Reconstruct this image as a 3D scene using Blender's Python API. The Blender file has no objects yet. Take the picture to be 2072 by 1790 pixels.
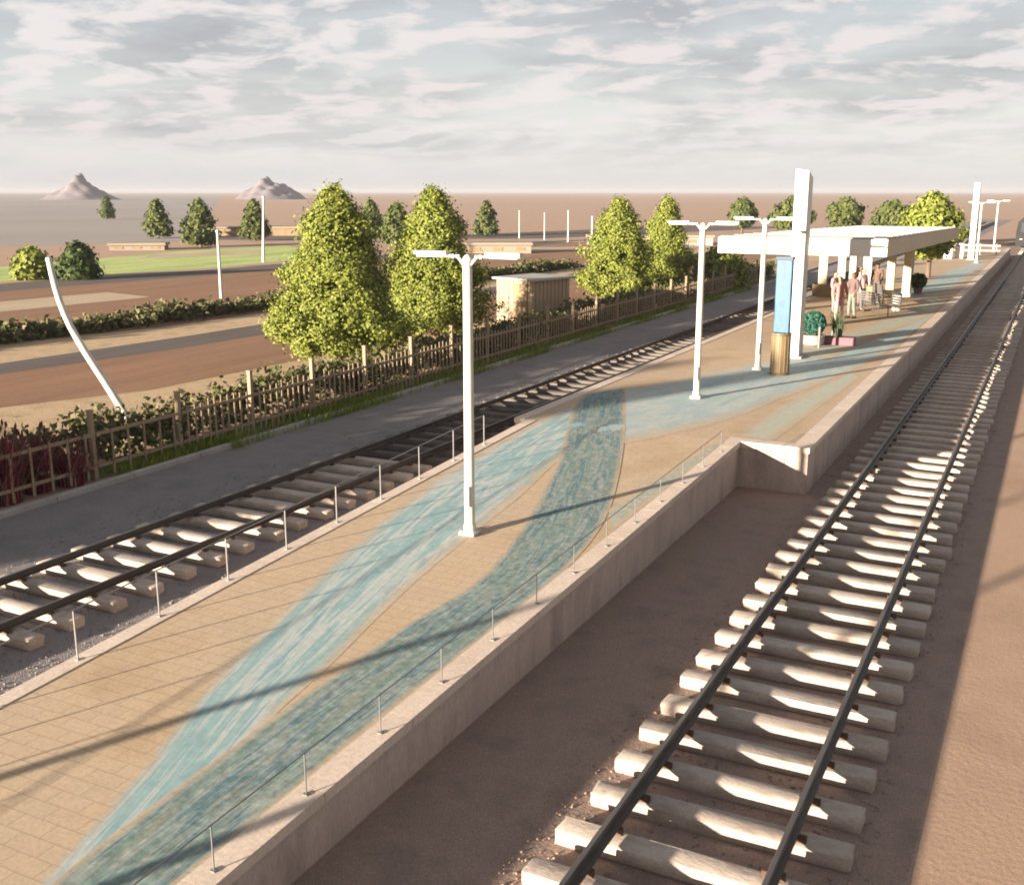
import bpy, bmesh, math, random
import numpy as np
from mathutils import Vector, Matrix
R = math.radians
C = bpy.context.scene
COL = C.collection

# ------------------------------------------------------------------ camera, sky, sun, exposure
CAM_H = 5.9
PITCH, YAW = 13.15, 26.77
cam_d = bpy.data.cameras.new('camera')
cam_d.sensor_fit = 'HORIZONTAL'; cam_d.sensor_width = 36.0
cam_d.lens = 36.0 * 2170 / 2072
cam_d.clip_end = 30000; cam_d.clip_start = 0.1
cam = bpy.data.objects.new('camera', cam_d); COL.objects.link(cam)
cam.location = (0, 0, CAM_H)
cam.rotation_euler = (R(90 - PITCH), 0, R(YAW))
C.camera = cam

SUN_EL, SUN_AZ = 8.7, 205.5           # sun stands behind the camera, to its left
w = bpy.data.worlds.new("World"); C.world = w; w.use_nodes = True
nt = w.node_tree; nt.nodes.clear()
def N(t, tree=None, **kw):
    n = (tree or nt).nodes.new(t)
    for k, v in kw.items(): setattr(n, k, v)
    return n
L = nt.links.new
out = N('ShaderNodeOutputWorld'); bg = N('ShaderNodeBackground')
bg.inputs[1].default_value = 0.10
sky = N('ShaderNodeTexSky', sky_type='NISHITA', sun_disc=False, sun_elevation=R(SUN_EL), sun_rotation=R(SUN_AZ),
        altitude=50, air_density=1.0, dust_density=2.0, ozone_density=1.0)
tc = N('ShaderNodeTexCoord'); sep = N('ShaderNodeSeparateXYZ'); L(tc.outputs['Generated'], sep.inputs[0])
# clouds lie on a flat layer high above: x/(z+k), y/(z+k)
zk = N('ShaderNodeMath', operation='ADD'); L(sep.outputs[2], zk.inputs[0]); zk.inputs[1].default_value = 0.15
zm = N('ShaderNodeMath', operation='MAXIMUM'); L(zk.outputs[0], zm.inputs[0]); zm.inputs[1].default_value = 0.02
dx = N('ShaderNodeMath', operation='DIVIDE'); L(sep.outputs[0], dx.inputs[0]); L(zm.outputs[0], dx.inputs[1])
dy = N('ShaderNodeMath', operation='DIVIDE'); L(sep.outputs[1], dy.inputs[0]); L(zm.outputs[0], dy.inputs[1])
cmb = N('ShaderNodeCombineXYZ'); L(dx.outputs[0], cmb.inputs[0]); L(dy.outputs[0], cmb.inputs[1])
def noise(scale, det, rough, off, dist=0.0):
    m = N('ShaderNodeMapping'); L(cmb.outputs[0], m.inputs[0]); m.inputs['Location'].default_value = off
    n = N('ShaderNodeTexNoise'); L(m.outputs[0], n.inputs['Vector'])
    n.inputs['Scale'].default_value = scale; n.inputs['Detail'].default_value = det
    n.inputs['Roughness'].default_value = rough; n.inputs['Distortion'].default_value = dist
    return n.outputs['Fac']
def ramp(fac, stops, tree=None):
    r = N('ShaderNodeValToRGB', tree)
    (tree or nt).links.new(fac, r.inputs[0])
    e = r.color_ramp.elements
    while len(e) < len(stops): e.new(0.5)
    for el, (p, c) in zip(e, stops):
        el.position = p; el.color = (*c, 1) if len(c) == 3 else c
    return r.outputs[0]
def mixc(a, b, fac, tree=None, blend='MIX'):
    t = tree or nt
    m = N('ShaderNodeMix', t, data_type='RGBA', blend_type=blend)
    for sock, v in ((m.inputs[0], fac), (m.inputs[6], a), (m.inputs[7], b)):
        if hasattr(v, 'links') or isinstance(v, bpy.types.NodeSocket): t.links.new(v, sock)
        elif isinstance(v, (int, float)): sock.default_value = v
        else: sock.default_value = (*v, 1)
    return m.outputs[2]
el_cov = ramp(sep.outputs[2], [(0.0, (0.0,)*3), (0.02, (0.2,)*3), (0.06, (0.9,)*3), (0.35, (1,)*3)])
n1 = noise(1.3, 6, 0.55, (3.1, 1.7, 0), 0.35)
n2 = noise(3.0, 7, 0.53, (7.7, 2.2, 1.0), 0.3)
n2s = noise(3.0, 7, 0.53, (7.73, 2.31, 1.0), 0.3)      # the same clouds a step nearer: gives lit tops and grey undersides
n3 = noise(0.5, 4, 0.5, (1.2, 9.4, 2.0))
veil = ramp(sep.outputs[2], [(0.0, (0.80, 0.785, 0.77)), (0.03, (0.86, 0.845, 0.825)), (0.065, (0.81, 0.805, 0.785)),
                             (0.11, (0.67, 0.675, 0.67)), (0.20, (0.52, 0.53, 0.55)),
                             (0.5, (0.375, 0.375, 0.395)), (1.0, (0.35, 0.35, 0.37))])
base = mixc(sky.outputs[0], veil, 0.95)
gfac = ramp(n1, [(0.40, (0,)*3), (0.70, (0.85,)*3)])
gf = N('ShaderNodeMath', operation='MULTIPLY'); L(gfac, gf.inputs[0]); L(el_cov, gf.inputs[1])
hi_f = ramp(sep.outputs[2], [(0.2, (1,)*3), (0.45, (0.15,)*3)])
gf2 = N('ShaderNodeMath', operation='MULTIPLY'); L(gf.outputs[0], gf2.inputs[0]); L(hi_f, gf2.inputs[1])
s1 = mixc(base, (0.46, 0.46, 0.48), gf2.outputs[0])
rel = N('ShaderNodeMath', operation='SUBTRACT'); L(n2, rel.inputs[0]); L(n2s, rel.inputs[1])
rel2 = N('ShaderNodeMath', operation='MULTIPLY_ADD'); L(rel.outputs[0], rel2.inputs[0]); rel2.inputs[1].default_value = 1.9; L(n2, rel2.inputs[2])
wfac = ramp(rel2.outputs[0], [(0.45, (0,)*3), (0.58, (0.55,)*3), (0.74, (1,)*3)])
wf = N('ShaderNodeMath', operation='MULTIPLY'); L(wfac, wf.inputs[0]); L(el_cov, wf.inputs[1])
topc = ramp(n3, [(0.35, (1.0, 0.97, 0.93)), (0.6, (0.98, 0.90, 0.86))])
wf2 = N('ShaderNodeMath', operation='MULTIPLY'); L(wf.outputs[0], wf2.inputs[0]); L(hi_f, wf2.inputs[1])
s2 = mixc(mixc(s1, topc, wf2.outputs[0]), (1.80, 1.81, 1.86), 1.0, blend='MULTIPLY')
L(s2, bg.inputs[0]); L(bg.outputs[0], out.inputs[0])

sun_d = bpy.data.lights.new('sun', 'SUN'); sun_d.energy = 4.2; sun_d.angle = R(1.0); sun_d.color = (1.0, 0.87, 0.72)
sun = bpy.data.objects.new('sun', sun_d); COL.objects.link(sun)
a = R(SUN_AZ)
sdir = Vector((math.sin(a)*math.cos(R(SUN_EL)), math.cos(a)*math.cos(R(SUN_EL)), math.sin(R(SUN_EL))))
sun.rotation_euler = sdir.to_track_quat('Z', 'Y').to_euler(); sun.location = sdir * 60

C.view_settings.view_transform = 'Standard'; C.view_settings.look = 'None'
C.view_settings.exposure = 2.3; C.view_settings.gamma = 1.0
C.render.engine = 'CYCLES'
C.cycles.filter_width = 1.9
C.cycles.max_bounces = 5

# ------------------------------------------------------------------ helpers
def P(stops): return stops
def mat(name, cols, scale=3.0, det=5, rough=0.8, metal=0.0, bump=0.0, bscale=None, stretch=(1, 1, 1), fine=None,
        spec=0.3, rnd=0.0, coords='Object'):
    """noise blend of the given colours; fine = (scale, amount) speckle; rnd = per-object value shift"""
    m = bpy.data.materials.new(name); m.use_nodes = True; t = m.node_tree; b = t.nodes['Principled BSDF']
    b.inputs['Roughness'].default_value = rough; b.inputs['Metallic'].default_value = metal
    b.inputs['Specular IOR Level'].default_value = spec
    tcn = N('ShaderNodeTexCoord', t); mp = N('ShaderNodeMapping', t)
    t.links.new(tcn.outputs[coords], mp.inputs[0]); mp.inputs['Scale'].default_value = stretch
    n = N('ShaderNodeTexNoise', t); t.links.new(mp.outputs[0], n.inputs['Vector'])
    n.inputs['Scale'].default_value = scale; n.inputs['Detail'].default_value = det; n.inputs['Roughness'].default_value = 0.62
    k = len(cols)
    if k == 1: c = cols[0]
    else: c = ramp(n.outputs['Fac'], [(0.32 + 0.36*i/(k-1), cols[i]) for i in range(k)], t)
    if fine:
        f = N('ShaderNodeTexNoise', t); t.links.new(mp.outputs[0], f.inputs['Vector'])
        f.inputs['Scale'].default_value = fine[0]; f.inputs['Detail'].default_value = 3; f.inputs['Roughness'].default_value = 0.7
        fr = ramp(f.outputs['Fac'], [(0.3, (1-fine[1],)*3), (0.7, (1+fine[1],)*3)], t)
        c = mixc(c, fr, 1.0, t, 'MULTIPLY')
    if rnd:
        oi = N('ShaderNodeObjectInfo', t)
        rr = ramp(oi.outputs['Random'], [(0, (1-rnd,)*3), (1, (1+rnd,)*3)], t)
        c = mixc(c, rr, 1.0, t, 'MULTIPLY')
    if isinstance(c, bpy.types.NodeSocket): t.links.new(c, b.inputs['Base Color'])
    else: b.inputs['Base Color'].default_value = (*c, 1)
    if bump:
        bn = N('ShaderNodeTexNoise', t); t.links.new(mp.outputs[0], bn.inputs['Vector'])
        bn.inputs['Scale'].default_value = bscale or scale*4; bn.inputs['Detail'].default_value = 6
        bu = N('ShaderNodeBump', t); bu.inputs['Strength'].default_value = bump; bu.inputs['Distance'].default_value = 0.03
        t.links.new(bn.outputs['Fac'], bu.inputs['Height']); t.links.new(bu.outputs[0], b.inputs['Normal'])
    return m

def leafmat(name, cols, trans=0.25):
    """foliage: every leaf (mesh island) takes its own tint"""
    m = bpy.data.materials.new(name); m.use_nodes = True; t = m.node_tree; b = t.nodes['Principled BSDF']
    g = N('ShaderNodeNewGeometry', t)
    c = ramp(g.outputs['Random Per Island'], [(i/(len(cols)-1), cols[i]) for i in range(len(cols))], t)
    t.links.new(c, b.inputs['Base Color']); b.inputs['Roughness'].default_value = 0.6
    b.inputs['Specular IOR Level'].default_value = 0.2
    tr = N('ShaderNodeBsdfTranslucent', t); t.links.new(c, tr.inputs[0])
    mx = N('ShaderNodeMixShader', t); mx.inputs[0].default_value = trans
    t.links.new(b.outputs[0], mx.inputs[1]); t.links.new(tr.outputs[0], mx.inputs[2])
    t.links.new(mx.outputs[0], t.nodes['Material Output'].inputs[0])
    return m

def link(name, me, m=None, parent=None):
    o = bpy.data.objects.new(name, me); COL.objects.link(o)
    if m is not None:
        for mm in (m if isinstance(m, (list, tuple)) else [m]): me.materials.append(mm)
    if parent is not None: o.parent = parent
    return o
def tag(o, label=None, cat=None, group=None, kind=None):
    if label: o['label'] = label
    if cat: o['category'] = cat
    if group: o['group'] = group
    if kind: o['kind'] = kind
    return o
def thing(name, label, cat, loc=(0, 0, 0), rz=0.0, group=None):
    o = bpy.data.objects.new(name, None); COL.objects.link(o)
    o.empty_display_size = 0.2
    o.location = loc; o.rotation_euler = (0, 0, rz)
    return tag(o, label, cat, group)
def dup(root, loc, rz, label, scale=None):
    r = root.copy(); COL.objects.link(r); r.location = loc; r.rotation_euler = (0, 0, rz); r['label'] = label
    if scale: r.scale = (scale,)*3
    def kids(src, dst):
        for ch in list(src.children):
            c = ch.copy(); COL.objects.link(c); c.parent = dst; kids(ch, c)
    kids(root, r)
    return r

class MB:
    def __init__(s): s.bm = bmesh.new()
    def box(s, c, d, rz=0.0, rot=None, bevel=0.0, taper=1.0):
        r = bmesh.ops.create_cube(s.bm, size=1.0); vs = r['verts']
        for v in vs:
            if taper != 1.0 and v.co.z > 0: v.co.x *= taper; v.co.y *= taper
            v.co = Vector((v.co.x*d[0], v.co.y*d[1], v.co.z*d[2]))
        M = (rot.to_4x4() if rot else Matrix.Rotation(rz, 4, 'Z'))
        bmesh.ops.transform(s.bm, matrix=Matrix.Translation(c) @ M, verts=vs)
        if bevel:
            es = list({e for v in vs for e in v.link_edges})
            bmesh.ops.bevel(s.bm, geom=es, offset=bevel, segments=2, affect='EDGES', profile=0.5)
        return s
    def tube(s, pts, rad, seg=10, cap=True):
        pts = [Vector(p) for p in pts]; k = len(pts)
        rad = rad if isinstance(rad, (list, tuple)) else [rad]*k
        rings = []; up = Vector((0, 0, 1))
        for i, p in enumerate(pts):
            d = (pts[min(i+1, k-1)] - pts[max(i-1, 0)]).normalized()
            ref = up if abs(d.z) < 0.9 else Vector((1, 0, 0))
            u = d.cross(ref).normalized(); v = u.cross(d).normalized()
            rings.append([s.bm.verts.new(p + (u*math.cos(2*math.pi*j/seg) + v*math.sin(2*math.pi*j/seg))*rad[i]) for j in range(seg)])
        for i in range(k-1):
            for j in range(seg):
                s.bm.faces.new((rings[i][j], rings[i][(j+1) % seg], rings[i+1][(j+1) % seg], rings[i+1][j]))
        if cap:
            s.bm.faces.new(rings[0][::-1]); s.bm.faces.new(rings[-1])
        return s
    def lathe(s, prof, c=(0, 0, 0), seg=20):
        c = Vector(c); rings = []
        for r, z in prof:
            rings.append([s.bm.verts.new(c + Vector((r*math.cos(2*math.pi*j/seg), r*math.sin(2*math.pi*j/seg), z))) for j in range(seg)])
        for i in range(len(prof)-1):
            for j in range(seg):
                s.bm.faces.new((rings[i][j], rings[i][(j+1) % seg], rings[i+1][(j+1) % seg], rings[i+1][j]))
        s.bm.faces.new(rings[0][::-1]); s.bm.faces.new(rings[-1])
        return s
    def face(s, pts):
        s.bm.faces.new([s.bm.verts.new(p) for p in pts]); return s
    def prism(s, prof, y0, y1):
        """profile in x,z swept along y"""
        A = [s.bm.verts.new((x, y0, z)) for x, z in prof]; B = [s.bm.verts.new((x, y1, z)) for x, z in prof]
        n = len(prof)
        for i in range(n): s.bm.faces.new((A[i], A[(i+1) % n], B[(i+1) % n], B[i]))
        s.bm.faces.new(A[::-1]); s.bm.faces.new(B)
        return s
    def build(s, name, m, parent=None, smooth=False):
        bmesh.ops.recalc_face_normals(s.bm, faces=s.bm.faces)
        me = bpy.data.meshes.new(name); s.bm.to_mesh(me); s.bm.free()
        if smooth:
            me.polygons.foreach_set('use_smooth', [True]*len(me.polygons))
            me.set_sharp_from_angle(angle=R(40))
        return link(name, me, m, parent)

def quads_mesh(name, ctr, size, rng, flat=0.0, aspect=1.5, out=None):
    """many small leaf-sized diamonds, one per centre"""
    n = len(ctr)
    d = rng.normal(size=(n, 3)); d[:, 2] *= (1-flat); d /= np.linalg.norm(d, axis=1)[:, None] + 1e-9
    e = rng.normal(size=(n, 3)); e -= (e*d).sum(1)[:, None]*d; e /= np.linalg.norm(e, axis=1)[:, None] + 1e-9
    if out is not None:                 # leaves lie roughly in the crown's surface, tips hanging outwards
        nn = out + rng.normal(size=(n, 3))*0.42; nn /= np.linalg.norm(nn, axis=1)[:, None] + 1e-9
        d = rng.normal(size=(n, 3)); d -= (d*nn).sum(1)[:, None]*nn; d /= np.linalg.norm(d, axis=1)[:, None] + 1e-9
        e = np.cross(nn, d)
    s = (size if np.ndim(size) else np.full(n, size)) * rng.uniform(0.65, 1.35, n)
    u = d*(s*aspect)[:, None]*0.5; v = e*s[:, None]*0.5
    co = np.stack([ctr-u, ctr+v-u*0.1, ctr+u, ctr-v-u*0.1], 1).reshape(-1, 3)
    me = bpy.data.meshes.new(name)
    me.vertices.add(4*n); me.vertices.foreach_set('co', co.ravel())
    me.loops.add(4*n); me.loops.foreach_set('vertex_index', np.arange(4*n))
    me.polygons.add(n); me.polygons.foreach_set('loop_start', np.arange(0, 4*n, 4))
    me.update(calc_edges=True)
    return me

# ------------------------------------------------------------------ materials
M = {}
M['sand'] = mat('sand_ground', [(0.31, 0.20, 0.133), (0.385, 0.255, 0.175), (0.34, 0.222, 0.15)], 0.35, 8, 0.95, fine=(45, 0.22), bump=0.18, bscale=14)
M['gravel'] = mat('track_gravel', [(0.20, 0.142, 0.112), (0.265, 0.187, 0.147), (0.225, 0.159, 0.125)], 1.2, 8, 0.95, fine=(60, 0.35), bump=0.35, bscale=22)
M['ballast'] = mat('grey_ballast', [(0.165, 0.147, 0.142), (0.22, 0.195, 0.185), (0.185, 0.165, 0.158)], 0.8, 8, 0.95, fine=(50, 0.3), bump=0.6, bscale=40)
M['field'] = mat('ploughed_field', [(0.20, 0.105, 0.055), (0.27, 0.145, 0.08)], 0.25, 7, 0.95, stretch=(3.0, 0.25, 1), fine=(14, 0.2), bump=0.4, bscale=9)
M['verge'] = mat('dry_verge', [(0.36, 0.25, 0.145), (0.46, 0.33, 0.20), (0.33, 0.24, 0.13)], 0.8, 7, 0.95, fine=(20, 0.25), bump=0.4, bscale=12)
M['road'] = mat('far_road', [(0.085, 0.066, 0.058), (0.12, 0.095, 0.082)], 0.5, 6, 0.9, stretch=(2, 0.3, 1), fine=(20, 0.2))
M['lawn'] = mat('lawn', [(0.17, 0.29, 0.06), (0.42, 0.46, 0.16), (0.22, 0.33, 0.07)], 0.10, 6, 0.9, stretch=(2, 0.5, 1), fine=(4, 0.2))
M['shed'] = mat('pale_shed', [(0.22, 0.18, 0.135), (0.27, 0.22, 0.165)], 0.2, 5, 0.9)
M['pale'] = mat('pale_dirt', [(0.36, 0.27, 0.18), (0.46, 0.35, 0.24)], 0.2, 6, 0.95, fine=(6, 0.15))
M['far_grey'] = mat('grey_plain', [(0.255, 0.222, 0.20), (0.305, 0.265, 0.24)], 0.02, 7, 0.95, stretch=(1, 0.6, 1))
M['hill'] = mat('hill_rock', [(0.155, 0.135, 0.143), (0.19, 0.165, 0.172)], 0.02, 7, 0.95, bump=0.5, bscale=0.3)
M['conc'] = mat('pinkish_concrete', [(0.31, 0.235, 0.195), (0.45, 0.355, 0.295), (0.37, 0.29, 0.245)], 0.9, 9, 0.85, stretch=(1.6, 1.6, 0.45), fine=(30, 0.14), bump=0.1, bscale=14)
M['coping'] = mat('pale_coping', [(0.50, 0.40, 0.32), (0.60, 0.49, 0.395)], 1.5, 7, 0.85, fine=(24, 0.14), bump=0.06, bscale=18)
M['kerb'] = mat('kerb_concrete', [(0.30, 0.28, 0.25), (0.40, 0.37, 0.33)], 1.2, 7, 0.9, fine=(25, 0.15), bump=0.2, bscale=25)
M['sleeper'] = mat('pale_sleeper', [(0.30, 0.24, 0.195), (0.42, 0.345, 0.285), (0.34, 0.275, 0.225)], 2.2, 8, 0.9, stretch=(1.2, 2.5, 2.5), fine=(30, 0.2), bump=0.22, bscale=9, rnd=0.14)
M['shade_sleeper'] = mat('shade_toned_sleeper', [(0.085, 0.07, 0.06), (0.14, 0.118, 0.10)], 2.2, 8, 0.9, stretch=(0.7, 3.5, 3.5), fine=(30, 0.25), bump=0.3, bscale=9, rnd=0.2)  # shade over the left-hand track, put into the sleeper colour
M['rail_top'] = mat('worn_rail_top', [(0.10, 0.092, 0.085), (0.17, 0.155, 0.14)], 2.5, 6, 0.4, 0.5, stretch=(1, 0.2, 1))
M['rail'] = mat('dark_rail_steel', [(0.055, 0.047, 0.042), (0.095, 0.08, 0.068)], 2.5, 6, 0.55, 0.2, stretch=(1, 0.2, 1), fine=(30, 0.2))
M['chair'] = mat('rusty_chair', [(0.07, 0.04, 0.025), (0.12, 0.07, 0.045)], 12, 4, 0.8, 0.2)
M['white'] = mat('white_paint', [(0.46, 0.435, 0.38), (0.58, 0.55, 0.485)], 1.6, 5, 0.45, stretch=(1, 1, 0.3), fine=(12, 0.10), spec=0.5)
M['lens'] = mat('lamp_lens', [(0.72, 0.72, 0.62)], rough=0.25)
M['cream'] = mat('cream_render', [(0.46, 0.39, 0.27), (0.54, 0.46, 0.33)], 1.2, 6, 0.7, fine=(16, 0.06))
M['fascia'] = mat('white_fascia', [(0.50, 0.475, 0.425), (0.58, 0.555, 0.50)], 0.8, 5, 0.5, fine=(10, 0.04))
M['roof'] = mat('grey_roof', [(0.24, 0.215, 0.20), (0.33, 0.295, 0.27)], 0.5, 6, 0.75, stretch=(1, 0.3, 1), fine=(10, 0.12))
M['brown'] = mat('brown_post', [(0.20, 0.14, 0.075), (0.28, 0.20, 0.11)], 3, 6, 0.7, stretch=(1, 1, 0.25))
M['wood'] = mat('weathered_wood', [(0.19, 0.135, 0.085), (0.31, 0.23, 0.15), (0.23, 0.165, 0.105)], 5, 6, 0.85, stretch=(2, 2, 0.3), fine=(40, 0.15), bump=0.3)
M['golden'] = mat('golden_timber', [(0.10, 0.07, 0.03), (0.19, 0.135, 0.065)], 4, 6, 0.45, stretch=(2, 2, 0.25), fine=(30, 0.15), spec=0.5)
M['blue'] = mat('blue_panel', [(0.004, 0.052, 0.12), (0.018, 0.095, 0.165), (0.004, 0.042, 0.13)], 2.2, 4, 0.4, stretch=(2, 2, 0.8), spec=0.5)
M['dkblue'] = mat('dark_header', [(0.05, 0.08, 0.11)], rough=0.5)
M['steel'] = mat('grey_steel', [(0.16, 0.155, 0.15), (0.22, 0.215, 0.21)], 3, 4, 0.5, 0.4)
M['darksteel'] = mat('dark_steel', [(0.07, 0.066, 0.062), (0.11, 0.10, 0.092)], 4, 4, 0.5, 0.3)
M['handrail'] = mat('galvanised_rail', [(0.22, 0.205, 0.19), (0.30, 0.28, 0.26)], 5, 4, 0.5, 0.2)
M['bark'] = mat('bark', [(0.09, 0.06, 0.038), (0.15, 0.105, 0.07)], 6, 6, 0.9, stretch=(2, 2, 0.3), bump=0.5)
M['leaf'] = leafmat('conifer_leaf', [(0.12, 0.15, 0.026), (0.185, 0.205, 0.036), (0.15, 0.175, 0.03), (0.21, 0.225, 0.04)], 0.08)
M['leaf_dark'] = leafmat('dark_leaf', [(0.03, 0.05, 0.014), (0.055, 0.085, 0.02), (0.085, 0.11, 0.028)])
M['leaf_far'] = leafmat('far_leaf', [(0.05, 0.08, 0.022), (0.10, 0.12, 0.035), (0.13, 0.14, 0.04)])
M['hedge'] = leafmat('hedge_leaf', [(0.05, 0.06, 0.02), (0.095, 0.09, 0.035), (0.13, 0.105, 0.05), (0.075, 0.10, 0.026), (0.17, 0.13, 0.07)], 0.15)
M['grass'] = leafmat('grass_blade', [(0.15, 0.20, 0.03), (0.25, 0.31, 0.05), (0.34, 0.36, 0.075)], 0.3)
M['red'] = leafmat('burgundy_blade', [(0.16, 0.028, 0.04), (0.30, 0.065, 0.07), (0.22, 0.045, 0.085), (0.42, 0.24, 0.18)], 0.35)
M['yucca'] = leafmat('grey_green_blade', [(0.07, 0.10, 0.05), (0.13, 0.16, 0.09)], 0.15)
M['teal'] = leafmat('teal_leaf', [(0.02, 0.075, 0.05), (0.04, 0.12, 0.085), (0.06, 0.16, 0.115)], 0.1)
M['pink'] = mat('pink_planter', [(0.50, 0.35, 0.34), (0.60, 0.44, 0.42)], 2, 4, 0.7)
M['palepink'] = mat('pale_pot', [(0.34, 0.25, 0.235), (0.40, 0.31, 0.285)], 2, 4, 0.6)
M['mauve'] = mat('mauve_planter', [(0.17, 0.075, 0.095), (0.23, 0.115, 0.13)], 2, 4, 0.7)
M['soil'] = mat('soil', [(0.05, 0.035, 0.022), (0.09, 0.06, 0.04)], 8, 5, 0.95)
M['kiosk'] = mat('beige_cladding', [(0.30, 0.225, 0.145), (0.38, 0.295, 0.20)], 0.8, 5, 0.65, stretch=(1, 1, 0.2))
M['train'] = mat('dark_train', [(0.018, 0.017, 0.016), (0.03, 0.028, 0.026)], 1, 4, 0.8, 0.0)
M['glass'] = mat('dark_glass', [(0.02, 0.025, 0.03)], rough=0.5, spec=0.3)

def paint_mat(name, cols, edge_soft, ragged, fine=0.25, flow=(0.35, 6.0)):
    """worn painted paving: flow-stretched streaks of colour; the worn edges let the tan paving through (uv: u metres along, v across)"""
    m = bpy.data.materials.new(name); m.use_nodes = True; t = m.node_tree; b = t.nodes['Principled BSDF']
    b.inputs['Roughness'].default_value = 0.8; b.inputs['Specular IOR Level'].default_value = 0.25
    uv = N('ShaderNodeUVMap', t); tcn = N('ShaderNodeTexCoord', t)
    mp = N('ShaderNodeMapping', t); t.links.new(uv.outputs[0], mp.inputs[0]); mp.inputs['Scale'].default_value = (flow[0], flow[1], 1)
    n = N('ShaderNodeTexNoise', t); t.links.new(mp.outputs[0], n.inputs['Vector']); n.inputs['Scale'].default_value = 1.0
    n.inputs['Detail'].default_value = 7; n.inputs['Roughness'].default_value = 0.65; n.inputs['Distortion'].default_value = 0.4
    k = len(cols); c = ramp(n.outputs['Fac'], [(0.28 + 0.44*i/(k-1), cols[i]) for i in range(k)], t)
    f = N('ShaderNodeTexNoise', t); t.links.new(tcn.outputs['Object'], f.inputs['Vector']); f.inputs['Scale'].default_value = 9
    f.inputs['Detail'].default_value = 5; f.inputs['Roughness'].default_value = 0.75
    fr = ramp(f.outputs['Fac'], [(0.3, (1-fine,)*3), (0.7, (1+fine,)*3)], t)
    c = mixc(c, fr, 1.0, t, 'MULTIPLY')
    # tan paving, the same recipe as the deck
    tan = deck_color(t, tcn)
    s = N('ShaderNodeSeparateXYZ', t); t.links.new(uv.outputs[0], s.inputs[0])
    ed = N('ShaderNodeMath', t, operation='PINGPONG'); t.links.new(s.outputs[1], ed.inputs[0]); ed.inputs[1].default_value = 0.5
    rn = N('ShaderNodeTexNoise', t); t.links.new(tcn.outputs['Object'], rn.inputs['Vector']); rn.inputs['Scale'].default_value = 1.3
    rn.inputs['Detail'].default_value = 6; rn.inputs['Roughness'].default_value = 0.65
    rs = N('ShaderNodeMath', t, operation='MULTIPLY_ADD'); t.links.new(rn.outputs['Fac'], rs.inputs[0])
    rs.inputs[1].default_value = -ragged; t.links.new(ed.outputs[0], rs.inputs[2])
    fac = N('ShaderNodeMapRange', t); t.links.new(rs.outputs[0], fac.inputs[0])
    fac.inputs[1].default_value = -ragged*0.55; fac.inputs[2].default_value = -ragged*0.55 + edge_soft
    c = mixc(tan, c, fac.outputs[0], t)
    t.links.new(c, b.inputs['Base Color'])
    return m
def deck_color(t, tcn):
    a = N('ShaderNodeTexNoise', t); t.links.new(tcn.outputs['Object'], a.inputs['Vector']); a.inputs['Scale'].default_value = 0.7
    a.inputs['Detail'].default_value = 7; a.inputs['Roughness'].default_value = 0.6
    c = ramp(a.outputs['Fac'], [(0.3, (0.40, 0.285, 0.18)), (0.5, (0.465, 0.345, 0.23)), (0.7, (0.435, 0.335, 0.235))], t)
    f = N('ShaderNodeTexNoise', t); t.links.new(tcn.outputs['Object'], f.inputs['Vector']); f.inputs['Scale'].default_value = 26
    f.inputs['Detail'].default_value = 4; f.inputs['Roughness'].default_value = 0.7
    fr = ramp(f.outputs['Fac'], [(0.3, (0.86,)*3), (0.7, (1.14,)*3)], t)
    c = mixc(c, fr, 1.0, t, 'MULTIPLY')
    br = N('ShaderNodeTexBrick', t); t.links.new(tcn.outputs['Object'], br.inputs['Vector'])
    br.inputs['Scale'].default_value = 1.0; br.inputs['Brick Width'].default_value = 0.4; br.inputs['Row Height'].default_value = 0.2
    br.inputs['Mortar Size'].default_value = 0.008; br.inputs['Mortar Smooth'].default_value = 0.6
    br.inputs['Color1'].default_value = (1, 1, 1, 1); br.inputs['Color2'].default_value = (0.93, 0.93, 0.93, 1); br.inputs['Mortar'].default_value = (0.60, 0.58, 0.56, 1)
    return mixc(c, br.outputs[0], 0.7, t, 'MULTIPLY')
def deck_mat():
    m = bpy.data.materials.new('tan_paving'); m.use_nodes = True; t = m.node_tree; b = t.nodes['Principled BSDF']
    b.inputs['Roughness'].default_value = 0.85; b.inputs['Specular IOR Level'].default_value = 0.2
    tcn = N('ShaderNodeTexCoord', t); t.links.new(deck_color(t, tcn), b.inputs['Base Color'])
    return m
M['deck'] = deck_mat()

# ------------------------------------------------------------------ ground
Y0, Y1 = -60, 300
def sheet(name, pts, m, z, label=None, kind='structure'):
    o = MB().face([(x, y, z) for x, y in pts]).build(name, m)
    if o.data.polygons[0].normal.z < 0: o.data.flip_normals()
    return tag(o, kind=kind)
G = MB()
G.face([(-9000, -9000, 0), (9000, -9000, 0), (9000, 9000, 0), (-9000, 9000, 0)])
tag(G.build('ground', M['sand']), kind='structure')
sheet('track_bed', [(-17.0, -40), (-9.9, -40), (-9.9, 260), (-17.0, 260)], M['ballast'], 0.004)
sheet('gravel_bed', [(-5.44, -40), (-0.62, -40), (-0.62, 260), (-5.44, 260)], M['gravel'], 0.005)
def band(name, A, B, m, z):
    sheet(name, A + B[::-1], m, z)
E0 = [(-19.2, -10), (-19.2, 120)]
E1 = [(-27.0, -10), (-26.1, 19.9), (-24.4, 23.8), (-23.6, 40), (-23.2, 120)]
E2 = [(-31.8, -10), (-31.0, 23.6), (-30.0, 31), (-29.5, 45), (-29.3, 120)]
E3 = [(-33.8, -10), (-33.0, 25.5), (-32.4, 34), (-32.0, 50), (-31.8, 120)]
E4 = [(-38.0, -10), (-37.3, 28.3), (-35.5, 36), (-34.8, 55), (-34.5, 120)]
E5 = [(-58.0, -10), (-57.2, 44), (-55, 60), (-52, 120)]
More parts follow.
